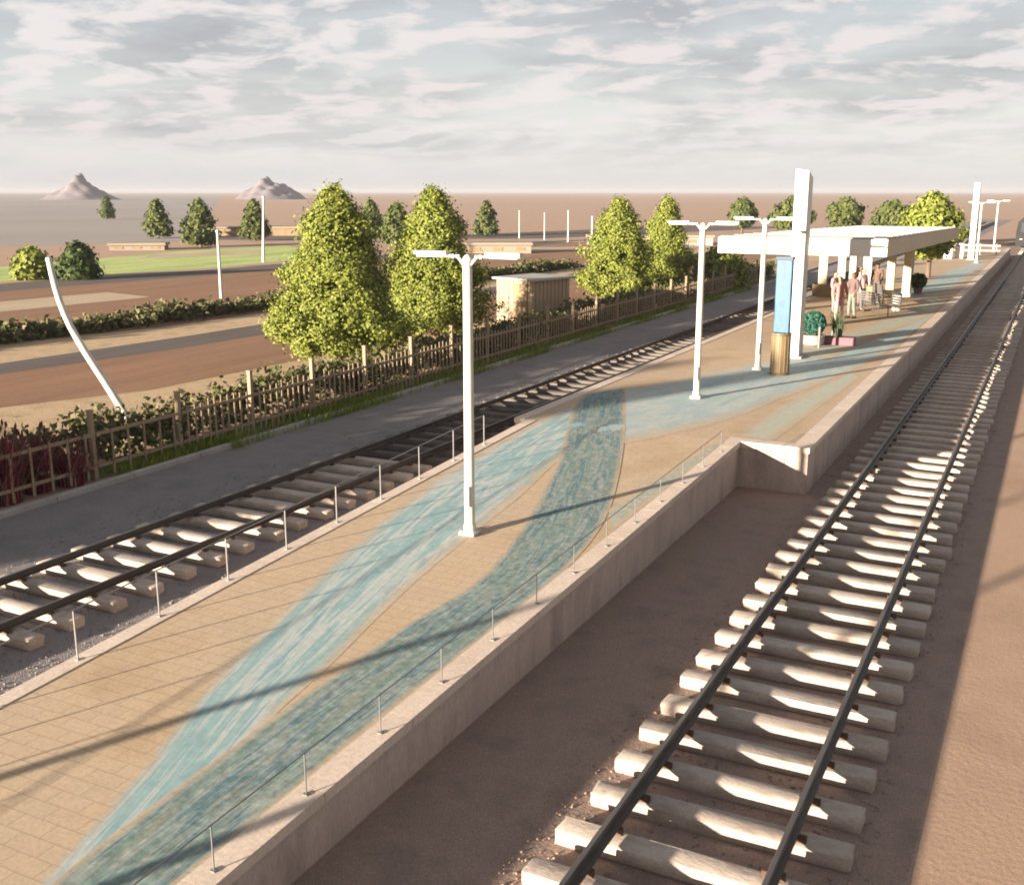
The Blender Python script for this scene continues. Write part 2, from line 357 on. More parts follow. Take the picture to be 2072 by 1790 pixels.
E6 = [(-63.0, -10), (-62.0, 50), (-59, 64), (-56, 120)]
E7 = [(-84.0, 30), (-80.0, 62), (-82, 90), (-64, 118)]
band('verge', E0, E1, M['verge'], 0.004)
band('field', E1, E2, M['field'], 0.005)
band('road', E2, E3, M['road'], 0.004)
band('verge', E3, E4, M['verge'], 0.005)
band('field', E4, E5, M['field'], 0.004)
band('road', E5, E6, M['road'], 0.005)
band('lawn', [(-66, 20), (-63.5, 50), (-60.5, 66), (-60, 84)], [(-84, 30), (-76, 60), (-80, 84), (-78, 98)], M['lawn'], 0.006)
sheet('dirt_path', [(-52.5, 36), (-47.5, 36.5), (-46.5, 46), (-51, 47)], M['pale'], 0.008)
sheet('dirt_path', [(-78, 78), (-74, 72), (-70, 84), (-74, 90)], M['pale'], 0.009)
sheet('far_road', [(-56, 92), (-20, 130), (-20, 138), (-58, 100)], M['pale'], 0.010)
sheet('far_road', [(-110, 96), (-60, 128), (-40, 190), (-60, 190), (-75, 135), (-120, 106)], M['road'], 0.011)
sheet('plain', [(-420, 40), (-104, 82), (-98, 97), (-96, 103), (-420, 470), (-1500, 1700), (-2600, 1700), (-1800, 300)], M['far_grey'], 0.012)

# ------------------------------------------------------------------ hills
def hill(x, y, rx, ry, h, seed, peak=1.6):
    rng = np.random.default_rng(seed); bm = bmesh.new(); n = 28; g = {}
    ph = rng.uniform(0, 6.28, 8)
    for i in range(n+1):
        for j in range(n+1):
            u = i/n*2-1; v = j/n*2-1; r = math.hypot(u, v)
            k = max(0.0, 1-r)**peak if peak > 1 else max(0.0, 1-r*r)**1.1
            k = k*(1+0.28*math.sin(5*u+ph[0])*math.sin(4*v+ph[1])+0.14*math.sin(13*u+ph[2]+3*v)+0.08*math.sin(23*v+ph[3]))
            g[i, j] = bm.verts.new((x+u*rx, y+v*ry, h*max(k, 0)*1.05 - (0.4 if k <= 0 else 0)))
    for i in range(n):
        for j in range(n): bm.faces.new((g[i, j], g[i+1, j], g[i+1, j+1], g[i, j+1]))
    me = bpy.data.meshes.new('hill'); bm.to_mesh(me); bm.free()
    me.polygons.foreach_set('use_smooth', [True]*len(me.polygons))
    tag(link('hill', me, M['hill']), kind='structure')
hill(-671, 600, 30, 30, 17.0, 1, 1.2)
hill(-568, 698, 27, 30, 11.8, 5, 0.55)

# ------------------------------------------------------------------ platform with its ramp and painted paving
def deck_z(y): return 0.95 if y >= 21 else 0.95 - 0.0233*(21-y)
XR, XL, XRR = -4.06, -10.55, -5.45
YA, YE, YS = 21.08, 108.0, -8.0
def ramp_xl(y): return -9.62 - 0.040*(y-6)
pf = thing('station_platform', 'long tan island platform with sloping ramp and teal painted paving', 'platform', (0, 0, 0))
b = MB()
b.face([(XR-0.32, YA+0.3, .95), (XR-0.32, YE, .95), (XL+0.24, YE, .95), (XL+0.24, YA, .95), (ramp_xl(YA)+0.2, YA, .95), (XRR-0.25, YA, .95), (XRR-0.25, YA+0.3, .95)])
ys = [YS, 0, 7, 14, YA]
for y0, y1 in zip(ys[:-1], ys[1:]):
    b.face([(ramp_xl(y0)+0.2, y0, deck_z(y0)), (XRR-0.25, y0, deck_z(y0)), (XRR-0.25, y1, deck_z(y1)), (ramp_xl(y1)+0.2, y1, deck_z(y1))])
b.build('paving', M['deck'], pf)
# walls
b = MB()
def wallstrip(pts):
    for (x0, y0), (x1, y1) in zip(pts[:-1], pts[1:]):
        b.face([(x0, y0, -0.1), (x1, y1, -0.1), (x1, y1, deck_z(y1)-0.10), (x0, y0, deck_z(y0)-0.10)])
wallstrip([(XRR, YS), (XRR, YA), (XR, YA), (XR, YE), (XL, YE), (XL, YA), (ramp_xl(YA), YA), (ramp_xl(6), 6), (ramp_xl(YS), YS), (XRR, YS)])
b.build('retaining_wall', M['conc'], pf)
# coping stones: strips with a small proud lip
def coping(x0, x1, ya, yb, lip, step=1.5, gap=0.008):
    y = ya
    while y < yb-0.05:
        ye = min(y+step, yb)
        z0, z1 = deck_z(y)+lip, deck_z(ye-gap)+lip
        xa = x0(y) if callable(x0) else x0; xb = x1(y) if callable(x1) else x1
        xc = x0(ye) if callable(x0) else x0; xd = x1(ye) if callable(x1) else x1
        v = [b.bm.verts.new(p) for p in ((xa, y, z0-.11), (xb, y, z0-.11), (xd, ye-gap, z1-.11), (xc, ye-gap, z1-.11), (xa, y, z0), (xb, y, z0), (xd, ye-gap, z1), (xc, ye-gap, z1))]
        for q in ((0, 3, 2, 1), (4, 5, 6, 7), (0, 1, 5, 4), (1, 2, 6, 5), (2, 3, 7, 6), (3, 0, 4, 7)): b.bm.faces.new([v[i] for i in q])
        y = ye
for a_ in ((XRR-0.25, XRR+0.03, YS, YA+0.295, 0.012), (XR-0.32, XR+0.03, YA-0.03, YE, 0.012),
           (lambda y: ramp_xl(y)-0.03, lambda y: ramp_xl(y)+0.2, YS, YA-0.005, 0.012), (XL-0.03, XL+0.24, YA, YE, 0.012)):
    b = MB(); coping(*a_); b.build('coping', M['coping'], pf)
MB().box(((XRR+0.035+XR-0.325)/2, YA+0.133, .9), (XR-0.325-XRR-0.035, 0.325, 0.124)).build('coping', M['coping'], pf)

BANDS = {
'main': ([(-6.6, 4.81), (-6.82, 5.45), (-7.05, 6.18), (-7.36, 7.06), (-7.76, 8.13), (-8.1, 9.38), (-8.52, 10.91), (-9.0, 12.86), (-9.5, 15.51), (-9.75, 18.19), (-9.85, 20.94), (-10.05, 24.74)],
  [(-6.0, 5.06), (-6.25, 5.69), (-6.4, 6.36), (-6.6, 7.15), (-6.83, 8.07), (-6.99, 9.12), (-7.24, 10.41), (-7.51, 11.97), (-7.73, 13.77), (-7.95, 15.99), (-8.3, 18.9), (-7.72, 20.9)]),
'cont': ([(-10.15, 24.32), (-9.72, 25.16), (-9.24, 26.28), (-8.77, 27.6), (-8.3, 29.08), (-7.81, 30.72), (-7.21, 32.27), (-6.54, 33.78), (-5.96, 36.05), (-5.37, 38.9), (-5.0, 43.04), (-4.8, 48.93)],
  [(-7.74, 20.17), (-7.29, 20.87), (-6.91, 21.8), (-6.54, 22.91), (-6.2, 24.29), (-5.93, 26.1), (-5.59, 27.99), (-5.21, 30.13), (-4.87, 32.95), (-4.6, 36.64), (-4.5, 41.63), (-4.45, 48.11)]),
'dark': ([(-6.35, 3.7), (-6.46, 4.69), (-6.55, 5.28), (-6.59, 5.93), (-6.61, 6.65), (-6.63, 7.47), (-6.65, 8.43), (-6.65, 9.53), (-6.63, 10.81), (-6.57, 12.28), (-7.05, 14.69), (-8.15, 18.39), (-9.7, 22.6), (-10.25, 24.5)],
  [(-5.72, 4.2), (-5.72, 5.22), (-5.72, 5.82), (-5.72, 6.48), (-5.72, 7.22), (-5.72, 8.05), (-5.72, 8.97), (-5.72, 10.09), (-5.72, 11.44), (-5.74, 13.16), (-6.14, 15.6), (-7.35, 19.42), (-9.0, 23.9), (-9.75, 25.8)]),
'blue': ([(-10.28, 22.86), (-10.28, 25.42), (-10.0, 27.3), (-9.45, 28.91), (-8.65, 30.51), (-7.76, 32.11)],
  [(-10.2, 22.55), (-10.0, 24.56), (-9.42, 26.02), (-8.82, 27.64), (-8.12, 29.21), (-7.33, 30.8)]),
'edge': ([(-6.2, 15.79), (-6.13, 16.71), (-6.05, 17.71), (-5.97, 18.82), (-5.9, 20.07), (-5.84, 21.0)],
  [(-5.72, 14.79), (-5.72, 15.77), (-5.72, 16.85), (-5.72, 18.06), (-5.72, 19.41), (-5.72, 20.93)]),
'patch': ([(-5.65, 21.68), (-5.65, 23.51), (-5.57, 25.34), (-5.4, 27.08), (-5.21, 29.03), (-5.0, 31.23)],
  [(-4.85, 21.48), (-4.79, 22.64), (-4.74, 24.18), (-4.69, 25.93), (-4.62, 27.87), (-4.54, 30.07)]),
'far1': ([(-7.5, 34), (-6.8, 40), (-5.8, 47), (-5.4, 55)], [(-5.9, 33), (-5.5, 39), (-4.6, 46), (-4.5, 55)]),
'far2': ([(-8.5, 56), (-7.0, 62), (-6.6, 72), (-5.6, 84)], [(-5.2, 54), (-4.7, 62), (-4.6, 72), (-4.5, 84)]),
}
def cat(p, k):     # smooth resample of a polyline
    p = [Vector((*q, 0)) for q in p]; o = []
    for i in range(len(p)-1):
        a_, b_, c_, d_ = p[max(i-1, 0)], p[i], p[i+1], p[min(i+2, len(p)-1)]
        for s in range(k):
            t = s/k
            o.append(0.5*((2*b_)+(c_-a_)*t+(2*a_-5*b_+4*c_-d_)*t*t+(3*b_-a_-3*c_+d_)*t**3))
    o.append(p[-1]); return o
def paint(key, m, lift):
    Lp, Rp = (cat(s, 6) for s in BANDS[key]); n = len(Lp); K = 8
    for q in range(n):
        if key in ('main', 'cont'):
            w_ = (Rp[q]-Lp[q])*0.07; Lp[q] = Lp[q]-w_; Rp[q] = Rp[q]+w_
        elif key == 'dark': Lp[q] = Lp[q]-(Rp[q]-Lp[q])*0.10; Rp[q] = Rp[q]+(Rp[q]-Lp[q])*0.015
    bm = bmesh.new(); uvl = bm.loops.layers.uv.new('UVMap'); grid = []; dist = 0
    for i in range(n):
        mid = (Lp[i]+Rp[i])/2
        if i: dist += (mid-(Lp[i-1]+Rp[i-1])/2).length
        row = []
        for j in range(K+1):
            q = Lp[i].lerp(Rp[i], j/K); row.append((bm.verts.new((q.x, q.y, deck_z(q.y)+lift)), dist, j/K))
        grid.append(row)
    for i in range(n-1):
        for j in range(K):
            cs = (grid[i][j], grid[i][j+1], grid[i+1][j+1], grid[i+1][j])
            f = bm.faces.new([c[0] for c in cs])
            for lp, c in zip(f.loops, cs): lp[uvl].uv = (c[1], c[2])
    bmesh.ops.recalc_face_normals(bm, faces=bm.faces)
    if sum(f.normal.z for f in bm.faces) < 0: bmesh.ops.reverse_faces(bm, faces=bm.faces)
    me = bpy.data.meshes.new('painted_band'); bm.to_mesh(me); bm.free()
    return link('painted_band', me, m, pf)
aqua = [(0.085, 0.235, 0.29), (0.30, 0.38, 0.36), (0.20, 0.32, 0.325), (0.43, 0.44, 0.40), (0.15, 0.275, 0.315), (0.37, 0.40, 0.365)]
tag(paint('main', paint_mat('aqua_paint', aqua, 0.18, 0.26, 0.14, (0.32, 7.0)), 0.002), 'pale aqua band of worn paint')
tag(paint('cont', paint_mat('aqua_grey_paint', [(0.20, 0.32, 0.34), (0.40, 0.42, 0.375), (0.29, 0.37, 0.37), (0.45, 0.45, 0.41)], 0.18, 0.24, 0.12, (0.5, 5.0)), 0.003), 'aqua grey band across the platform')
tag(paint('dark', paint_mat('dark_mosaic', [(0.06, 0.135, 0.125), (0.26, 0.25, 0.19), (0.12, 0.20, 0.18), (0.26, 0.27, 0.235), (0.075, 0.16, 0.18), (0.28, 0.255, 0.195), (0.07, 0.155, 0.115)], 0.10, 0.10, 0.42, (0.5, 6.5)), 0.004), 'mottled dark green grey band')
paint('edge', paint_mat('grey_green_paint', [(0.28, 0.27, 0.20), (0.34, 0.33, 0.26), (0.25, 0.29, 0.25)], 0.3, 0.3, 0.3), 0.003)
fm = paint_mat('faded_green_paint', [(0.32, 0.38, 0.33), (0.40, 0.38, 0.29), (0.33, 0.41, 0.38)], 0.35, 0.3, 0.12)
paint('patch', fm, 0.002)
paint('far1', fm, 0.005)
paint('far2', paint_mat('far_aqua_paint', [(0.22, 0.33, 0.34), (0.36, 0.40, 0.36), (0.26, 0.34, 0.35)], 0.3, 0.3, 0.12), 0.002)

# ------------------------------------------------------------------ tracks
RP = [(-0.055, 0), (0.055, 0), (0.055, 0.018), (0.011, 0.04), (0.011, 0.135), (0.029, 0.15), (0.029, 0.185), (0.018, 0.195),
      (-0.018, 0.195), (-0.029, 0.185), (-0.029, 0.15), (-0.011, 0.135), (-0.011, 0.04), (-0.055, 0.018)]
random.seed(4)
def sleeper_mesh(seed):
    r = random.Random(seed); b = MB()
    b.box((0, 0, 0.075), (2.5, 0.28, 0.17), bevel=0.042)
    for v in b.bm.verts:
        v.co.z += r.uniform(-.006, .006) - (0.012 if abs(v.co.x) < 0.5 else 0); v.co.y += r.uniform(-.006, .006); v.co.x += r.uniform(-.012, .012)
    return b
sl_protos = []
def track(name, label, xc, y_first, y_last_part, y_end):
    t = thing(name, label, 'railway track', (xc, 0, 0))
    for s in (-1, 1):
        b = MB().prism([(s*0.745 + x, z*(0.78 if xc > -5 else 0.55) + (0.218 if xc > -5 else 0.20)) for x, z in RP], -30, y_end)
        rl = b.build('rail', [M['rail'], M['rail_top']], t)
        for p_ in rl.data.polygons:
            if p_.normal.z > 0.9 and p_.center.z > (0.36 if xc > -5 else 0.30): p_.material_index = 1
    k = 0; y = y_first
    mesh = [None]*5; shaded = [None]*5; chm = None
    while y < y_last_part:
        if mesh[k % 5] is None:
            o = sleeper_mesh(k % 5 + 11).build('sleeper', M['sleeper'], t, True); mesh[k % 5] = o
        else:
            o = mesh[k % 5].copy(); COL.objects.link(o); o.parent = t
        if xc < -5 and y > 19.5:  # from here on the shade is painted as darker sleepers
            if shaded[k % 5] is None:
                shaded[k % 5] = o.data.copy(); shaded[k % 5].materials.clear(); shaded[k % 5].materials.append(M['shade_sleeper'])
            o.data = shaded[k % 5]
        o.location = (random.uniform(-.03, .03), y + random.uniform(-.03, .03), 0.0)
        o.rotation_euler = (0, 0, random.uniform(-.012, .012) + (math.pi if (k // 5) % 2 else 0))
        for q in (-1, 1):
            if chm is None: chm = MB().box((0, 0, 0), (0.2, 0.055, 0.066 if xc > -5 else 0.048)).build('rail_chair', M['chair'], o); c = chm
            else: c = chm.copy(); COL.objects.link(c); c.parent = o
            c.location = (q*0.745, 0.07, 0.187 if xc > -5 else 0.178)
        k += 1; y += 0.72
    b = MB(); n = 0
    while y < y_end:
        b.box((0, y, 0.075), (2.5, 0.27, 0.17), bevel=0.02)
        for s in (-1, 1): b.box((s*0.745, y, 0.187), (0.2, 0.2, 0.066))
        y += 0.72; n += 1
    yy = y_first - 0.72
    while yy > -12 and xc > -5:
        b.box((0, yy, 0.075), (2.5, 0.27, 0.17), bevel=0.02); yy -= 0.72
    tag(b.build('distant_sleepers', M['shade_sleeper' if xc < -5 else 'sleeper'], t), kind='stuff')
    return t
track('railway_track', 'railway track with dark rails on pale sleepers, right of the platform wall', -2.38, 5.35, 5.35+72, 230)
track('railway_track', 'railway track with pale then shade-darkened sleepers, between the platform ramp and the picket fence', -12.85, 5.40, 5.40+72, 230)

# loose stones on the track beds
def stones(name, label, n, xs, y0, y1, m, seed):
    rng = np.random.default_rng(seed)
    y = y0 + (y1-y0)*rng.uniform(0, 1, n)**1.6; x = rng.uniform(xs[0], xs[1], n); r = rng.uniform(.008, .020, n)*(1+.6*(rng.uniform(0, 1, n) > .93))
    oc = np.array([(1, 0, 0), (0, 1, 0), (-1, 0, 0), (0, -1, 0), (0, 0, .75), (0, 0, -.5)], float)
    V = oc[None]*rng.uniform(.7, 1.35, (n, 6, 1))*r[:, None, None]
    a_ = rng.uniform(0, 6.28, n); c_, s_ = np.cos(a_)[:, None], np.sin(a_)[:, None]
    X = V[:, :, 0]*c_-V[:, :, 1]*s_ + x[:, None]; Y = V[:, :, 0]*s_+V[:, :, 1]*c_ + y[:, None]; Z = V[:, :, 2] + .012
    co = np.stack([X, Y, Z], 2).reshape(-1, 3)
    F = np.array([(0, 1, 4), (1, 2, 4), (2, 3, 4), (3, 0, 4), (1, 0, 5), (2, 1, 5), (3, 2, 5), (0, 3, 5)])
    idx = (F[None] + 6*np.arange(n)[:, None, None]).reshape(-1)
    me = bpy.data.meshes.new(name); me.vertices.add(len(co)); me.vertices.foreach_set('co', co.ravel())
    me.loops.add(len(idx)); me.loops.foreach_set('vertex_index', idx); me.polygons.add(n*8); me.polygons.foreach_set('loop_start', np.arange(0, n*24, 3)); me.update(calc_edges=True)
    tag(link(name, me, m), label, 'gravel', kind='stuff')
M['stone_brown'] = mat('brown_stone', [(0.25, 0.175, 0.13), (0.33, 0.235, 0.175)], 9, 3, .9)
M['stone_grey'] = mat('grey_stone', [(0.16, 0.145, 0.14), (0.26, 0.235, 0.22)], 9, 3, .9)
stones('gravel', 'loose brown stones around the right-hand track', 5000, (-3.9, -0.95), 5.5, 45, M['stone_brown'], 5)
stones('gravel', 'loose grey stones around the left-hand track', 6000, (-15.2, -10.4), 7, 45, M['stone_grey'], 6)

# ------------------------------------------------------------------ handrails along the ramp
def handrail(label, xf, ys, h, m, rad, pr=.011):
    t = thing('handrail', label, 'handrail', (xf(ys[0]), ys[0], deck_z(ys[0])))
    o0 = Vector(t.location)
    pts = []
    for i, y in enumerate(ys):
        p = Vector((xf(y), y, deck_z(y))) - o0
        bb = MB().tube([p, p + Vector((0, 0, h))], pr, 8); bb.box(p + Vector((0, 0, 0.018)), (0.05, 0.05, 0.012))
        bb.build('post', m, t, True); pts.append(p + Vector((0, 0, h)))
    MB().tube(pts, rad*1.1, 8).build('top_rail', m, t, True)
    return t
handrail('thin grey handrail on the ramp edge facing the picket fence', lambda y: ramp_xl(y)+0.08, [1.3+1.335*i for i in range(14)], 0.62, M['handrail'], 0.0090)
handrail('low dark handrail along the ramp edge above the right retaining wall', lambda y: -5.55, [2.1+1.2*i for i in range(16)], 0.42, M['steel'], 0.0055, .0075)

# ------------------------------------------------------------------ platform lamps
def make_lamp(label, loc):
    t = thing('street_lamp', label, 'lamp', loc, 0, 'white double-arm lamps along the platform')
    b = MB().tube([(0, 0, 0.05), (0, 0, 4.12)], [0.080, 0.070], 16)
    b.build('post', M['white'], t, True)
    b = MB().box((0, 0, 0.03), (0.26, 0.26, 0.05), bevel=0.008); b.tube([(0, 0, 0.05), (0, 0, 0.16)], [0.100, 0.094], 16)
    for sx in (-1, 1):
        for sy in (-1, 1): b.tube([(sx*.105, sy*.105, .05), (sx*.105, sy*.105, .075)], 0.014, 6)
    b.build('base', M['white'], t, True)
    MB().lathe([(0.075, 4.12), (0.085, 4.14), (0.06, 4.2), (0.02, 4.235), (0.004, 4.24)], seg=16).build('cap', M['white'], t, True)
    for s in (-1, 1):
        b = MB().tube([(s*0.03, 0, 4.06), (s*0.16, 0, 4.20)], [0.028, 0.024], 8); b.tube([(s*0.13, 0, 4.205), (s*0.86, 0, 4.222)], [0.024, 0.022], 8)
        arm = b.build('arm', M['white'], t, True)
        hd = MB().box((s*0.60, 0, 4.248), (0.56, 0.15, 0.055), bevel=0.015).build('lamp_head', M['white'], arm, False)
        MB().box((s*0.61, 0, 4.196), (0.44, 0.11, 0.012)).build('lens', M['lens'], arm)
        MB().box((s*0.23, 0, 4.205), (0.05, 0.07, 0.07), bevel=0.008).build('clamp', M['steel'], arm)
    MB().box((0, -0.088, 0.62), (0.09, 0.014, 0.32), bevel=0.004).build('access_door', M['handrail'], t)
    return t
lamp0 = make_lamp('white double-arm lamp post standing nearest, in the middle of the ramp', (-7.66, 13.75, deck_z(13.75)))
dup(lamp0, (-7.65, 25.25, .95), 0, 'white double-arm lamp post left of the blue information column, on aqua paint')
dup(lamp0, (-7.38, 30.2, .95), 0, 'white double-arm lamp post directly beside the blue information column')
dup(lamp0, (-5.3, 84.0, .95), 0, 'far lamp post beyond the shelter, left of the distant white pylon')
dup(lamp0, (-5.0, 99.0, .95), 0, 'farthest lamp post near the end of the platform')

dup(lamp0, (-8.1, 1.2, deck_z(1.2)), 0, 'lamp post at the low end of the ramp, seen only by its shadow')
dup(lamp0, (-10.65, 1.0, 0), 0, 'lamp post beside the left-hand track, seen only by its shadow across the ramp')

# ------------------------------------------------------------------ white pylons
def pylon(label, loc, h):
    t = thing('pylon', label, 'pylon', loc, 0, 'tall white station pylons')
    b = MB(); b.box((0, 0, h/2+.02), (0.42, 0.62, h-.04), bevel=0.05)
    for v_ in b.bm.verts:
        if v_.co.z > h*.7: v_.co.z += -.10*(v_.co.y/.31) - .03*(v_.co.x/.21)
    b.build('shaft', M['white'], t, True)
    MB().box((0, 0, 0.03), (0.62, 0.82, 0.06), bevel=0.01).build('base', M['kerb'], t)
    MB().box((0.0, -0.312, 2.9), (0.10, 0.03, 1.3), bevel=0.006).build('light_strip', M['lens'], t)
    return t
p0 = pylon('tall white pylon rising above the horizon beside the blue information column', (-7.02, 33.2, .95), 5.5)
dup(p0, (-5.95, 88.0, .95), 0, 'distant white pylon beyond the shelter near the platform end')

# ------------------------------------------------------------------ information column
t = thing('information_column', 'narrow blue information column on a golden timber pedestal', 'sign', (-6.66, 29.75, .95))
MB().lathe([(0.27, 0), (0.28, 0.05), (0.26, 0.07), (0.26, 1.10), (0.28, 1.12), (0.28, 1.16)], seg=24).build('pedestal', M['golden'], t, True)
b = MB()
for k in range(14):
    an = 2*math.pi*k/14; b.box((0.262*math.cos(an), 0.262*math.sin(an), 0.58), (0.012, 0.03, 1.0), rz=an)
b.build('batten', M['brown'], t)
MB().box((0, 0, 2.16), (0.43, 0.20, 2.0), bevel=0.02).build('panel', M['blue'], t)
MB().box((0, 0, 3.19), (0.47, 0.24, 0.10), bevel=0.015).build('header', M['dkblue'], t)

# ------------------------------------------------------------------ shelter
sh = thing('platform_shelter', 'long flat platform shelter with white fascia and grey roof on cream columns', 'shelter', (0, 0, 0))
SX0, SX1, SY0, SY1 = -10.35, -4.88, 36.0, 62.0
def top_(y): return 3.893 - 0.4*(y-SY0)/(SY1-SY0)
def slope(b):                          # the roof falls gently towards its far end
    for v_ in b.bm.verts: v_.co.z -= 0.4*(v_.co.y-SY0)/(SY1-SY0)
    return b
b = MB().box(((SX0+SX1)/2, (SY0+SY1)/2, 4.43), (SX1-SX0-0.1, SY1-SY0-0.1, 0.07))
for y in np.arange(SY0+1.2, SY1, 1.3): b.box(((SX0+SX1)/2, y, 4.477), (SX1-SX0-0.4, 0.05, 0.022))
slope(b).build('roof', M['roof'], sh)
b = MB()
b.box(((SX0+SX1)/2, SY0-0.03, 4.16), (SX1-SX0, 0.06, 0.54), bevel=0.01)
b.build('front_fascia', M['fascia'], sh)
b = MB()
for x in (SX0+.03, SX1-.03): b.box((x, (SY0+SY1)/2+0.03, 4.16), (0.06, SY1-SY0-0.07, 0.54))
b.box(((SX0+SX1)/2, SY1+.03, 4.16), (SX1-SX0, 0.06, 0.54))
slope(b).build('side_fascia', M['cream'], sh)
slope(MB().box(((SX0+SX1)/2, (SY0+SY1)/2, 3.92), (SX1-SX0-0.14, SY1-SY0-0.14, 0.05))).build('ceiling', M['cream'], sh)
for (x, y, wd, m) in ((-8.55, 40, .34, 'brown'), (-7.2, 54.9, .36, 'cream'), (-6.5, 55.3, .36, 'cream'), (-9.9, 47, .34, 'cream'), (-7.0, 60.5, .34, 'cream'), (-9.9, 60.5, .34, 'cream')):
    b = MB().box((x, y, (.95+top_(y))/2), (wd, wd, top_(y)-.95), bevel=0.02); b.box((x, y, 1.04), (wd+.1, wd+.1, .176), bevel=0.01)
    b.build('column', M[m], sh)
for (x0, x1, y, z0, z1) in ((-10.35, -9.95, 53.5, 1.55, 3.89), (-9.35, -9.0, 52.9, 1.9, 3.89), (-8.35, -7.95, 53.8, 1.55, 3.89)):
    z1 = top_(y); MB().box(((x0+x1)/2, y, (z0+z1)/2), (x1-x0, .12, z1-z0), bevel=0.01).build('wall_panel', M['cream'], sh)
for x in (-10.1, -9.15, -8.2): MB().box((x, 53.2, 1.25), (.9, .08, .6), bevel=.01).build('low_screen', M['brown'], sh)

# benches under the shelter
def bench(label, loc, rz):
    t = thing('bench', label, 'bench', loc, rz, 'grey metal benches under the shelter')
    b = MB()
    for k in range(5): b.box((-.2+.1*k, 0, .45), (.075, 1.6, .03), bevel=.006)
    b.build('seat', M['steel'], t)
    b = MB()
    for k in range(4): b.box((-.26-.02*k, 0, .58+.11*k), (.03, 1.6, .08), bevel=.006)
    b.build('backrest', M['steel'], t)
    for s in (-1, 1):
        b = MB().tube([(.2, s*.65, 0), (.18, s*.65, .43)], .022, 8); b.tube([(-.25, s*.65, 0), (-.22, s*.65, .45), (-.33, s*.65, .97)], .022, 8)
        b.tube([(-.22, s*.65, .43), (.2, s*.65, .43)], .02, 8)
        b.build('leg', M['darksteel'], t, True)
    return t
b0 = bench('grey metal bench under the shelter, nearer of the two', (-6.55, 46.3, .95), R(35))
dup(b0, (-6.75, 50.2, .95), R(20), 'grey metal bench under the shelter, farther one by the cream columns')
t = thing('litter_bin', 'small white litter bin beside the benches', 'bin', (-6.05, 48.6, .95))
MB().lathe([(.17, 0), (.19, .05), (.21, .62), (.2, .64)], seg=16).build('body', M['white'], t, True)
MB().lathe([(.215, .64), (.22, .68), (.15, .74), (.02, .76)], seg=16).build('lid', M['darksteel'], t, True)

# planters
rng = np.random.default_rng(3)
def ball(n, r, c, sq=1.0):
    d = rng.normal(size=(n, 3)); d /= np.linalg.norm(d, axis=1)[:, None]
    return d*(r*rng.uniform(.86, 1.05, n))[:, None]*np.array([1, 1, sq]) + np.array(c)
t = thing('potted_shrub', 'round teal clipped shrub in a pale pink pot', 'potted plant', (-7.02, 36.0, .95))
MB().lathe([(.26, 0), (.34, .06), (.37, .30), (.39, .32), (.39, .36), (.33, .36), (.32, .31)], seg=24).build('pot', M['palepink'], t, True)
MB().lathe([(.05, .2), (.32, .3), (.32, .312)], seg=18).build('soil', M['soil'], t)
link('foliage', quads_mesh('foliage', ball(2600, .37, (0, 0, .74)), .07, rng), M['teal'], t)
MB().tube([(0, 0, .3), (0, 0, .75)], .03, 6).build('stem', M['bark'], t)
def blades(n, r, h, lean, wd, rng):
    """tapering arched blades growing out of one point"""
    vs, fs = [], []
    for _ in range(n):
        a_ = rng.uniform(0, 2*math.pi); r0 = r*rng.uniform(0, 1)**.5; a2 = rng.uniform(0, 2*math.pi)
        base_ = np.array([r0*math.cos(a2), r0*math.sin(a2), 0]); d = np.array([math.cos(a_), math.sin(a_), 0]); sd = np.array([-d[1], d[0], 0])
        hh = h*rng.uniform(.55, 1.1); ln = lean*rng.uniform(.2, 1.2); w_ = wd*rng.uniform(.6, 1.3); k0 = len(vs); S = 4
        for i in range(S+1):
            f = i/S; p = base_ + d*ln*f**2 + np.array([0, 0, hh*(f-.22*f**3*ln/h)]); ww = w_*(1-f*.85)
            vs += [p-sd*ww/2, p+sd*ww/2]
        for i in range(S): fs.append((k0+2*i, k0+2*i+1, k0+2*i+3, k0+2*i+2))
    me = bpy.data.meshes.new('blades'); me.from_pydata([tuple(v) for v in vs], [], fs); me.update(); return me
t = thing('planter', 'low mauve planter box with grey green spiky plants beside the round shrub', 'planter', (-6.25, 36.6, .95), R(8))
MB().box((0, 0, .13), (1.0, .42, .26), bevel=.02).build('box', M['mauve'], t)
MB().box((0, 0, .262), (.9, .34, .01)).build('soil', M['soil'], t)
o = link('foliage', blades(160, .16, .85, .35, .035, rng), M['yucca'], t); o.location = (-.1, 0, .26)
t = thing('potted_shrub', 'small leafy green plant in a terracotta pot at the foot of the cream columns', 'potted plant', (-6.15, 57.0, .95))
MB().lathe([(.16, 0), (.24, .3), (.26, .32), (.2, .32)], seg=16).build('pot', M['mauve'], t, True)
link('foliage', quads_mesh('foliage', ball(500, .36, (0, 0, .65)), .12, rng), M['leaf_far'], t)
for i, (x, y) in enumerate(((-6.72, 35.5), (-6.68, 37.6))):
    t = thing('bollard', ['slim grey bollard between the round shrub and the mauve planter', 'slim grey bollard behind the mauve planter'][i], 'bollard', (x, y, .95), 0, 'slim grey bollards')
    MB().tube([(0, 0, 0), (0, 0, .62)], .045, 10).build('post', M['steel'], t, True)
    MB().lathe([(.05, .62), (.055, .64), (.03, .69), (.005, .7)], seg=10).build('cap', M['steel'], t, True)

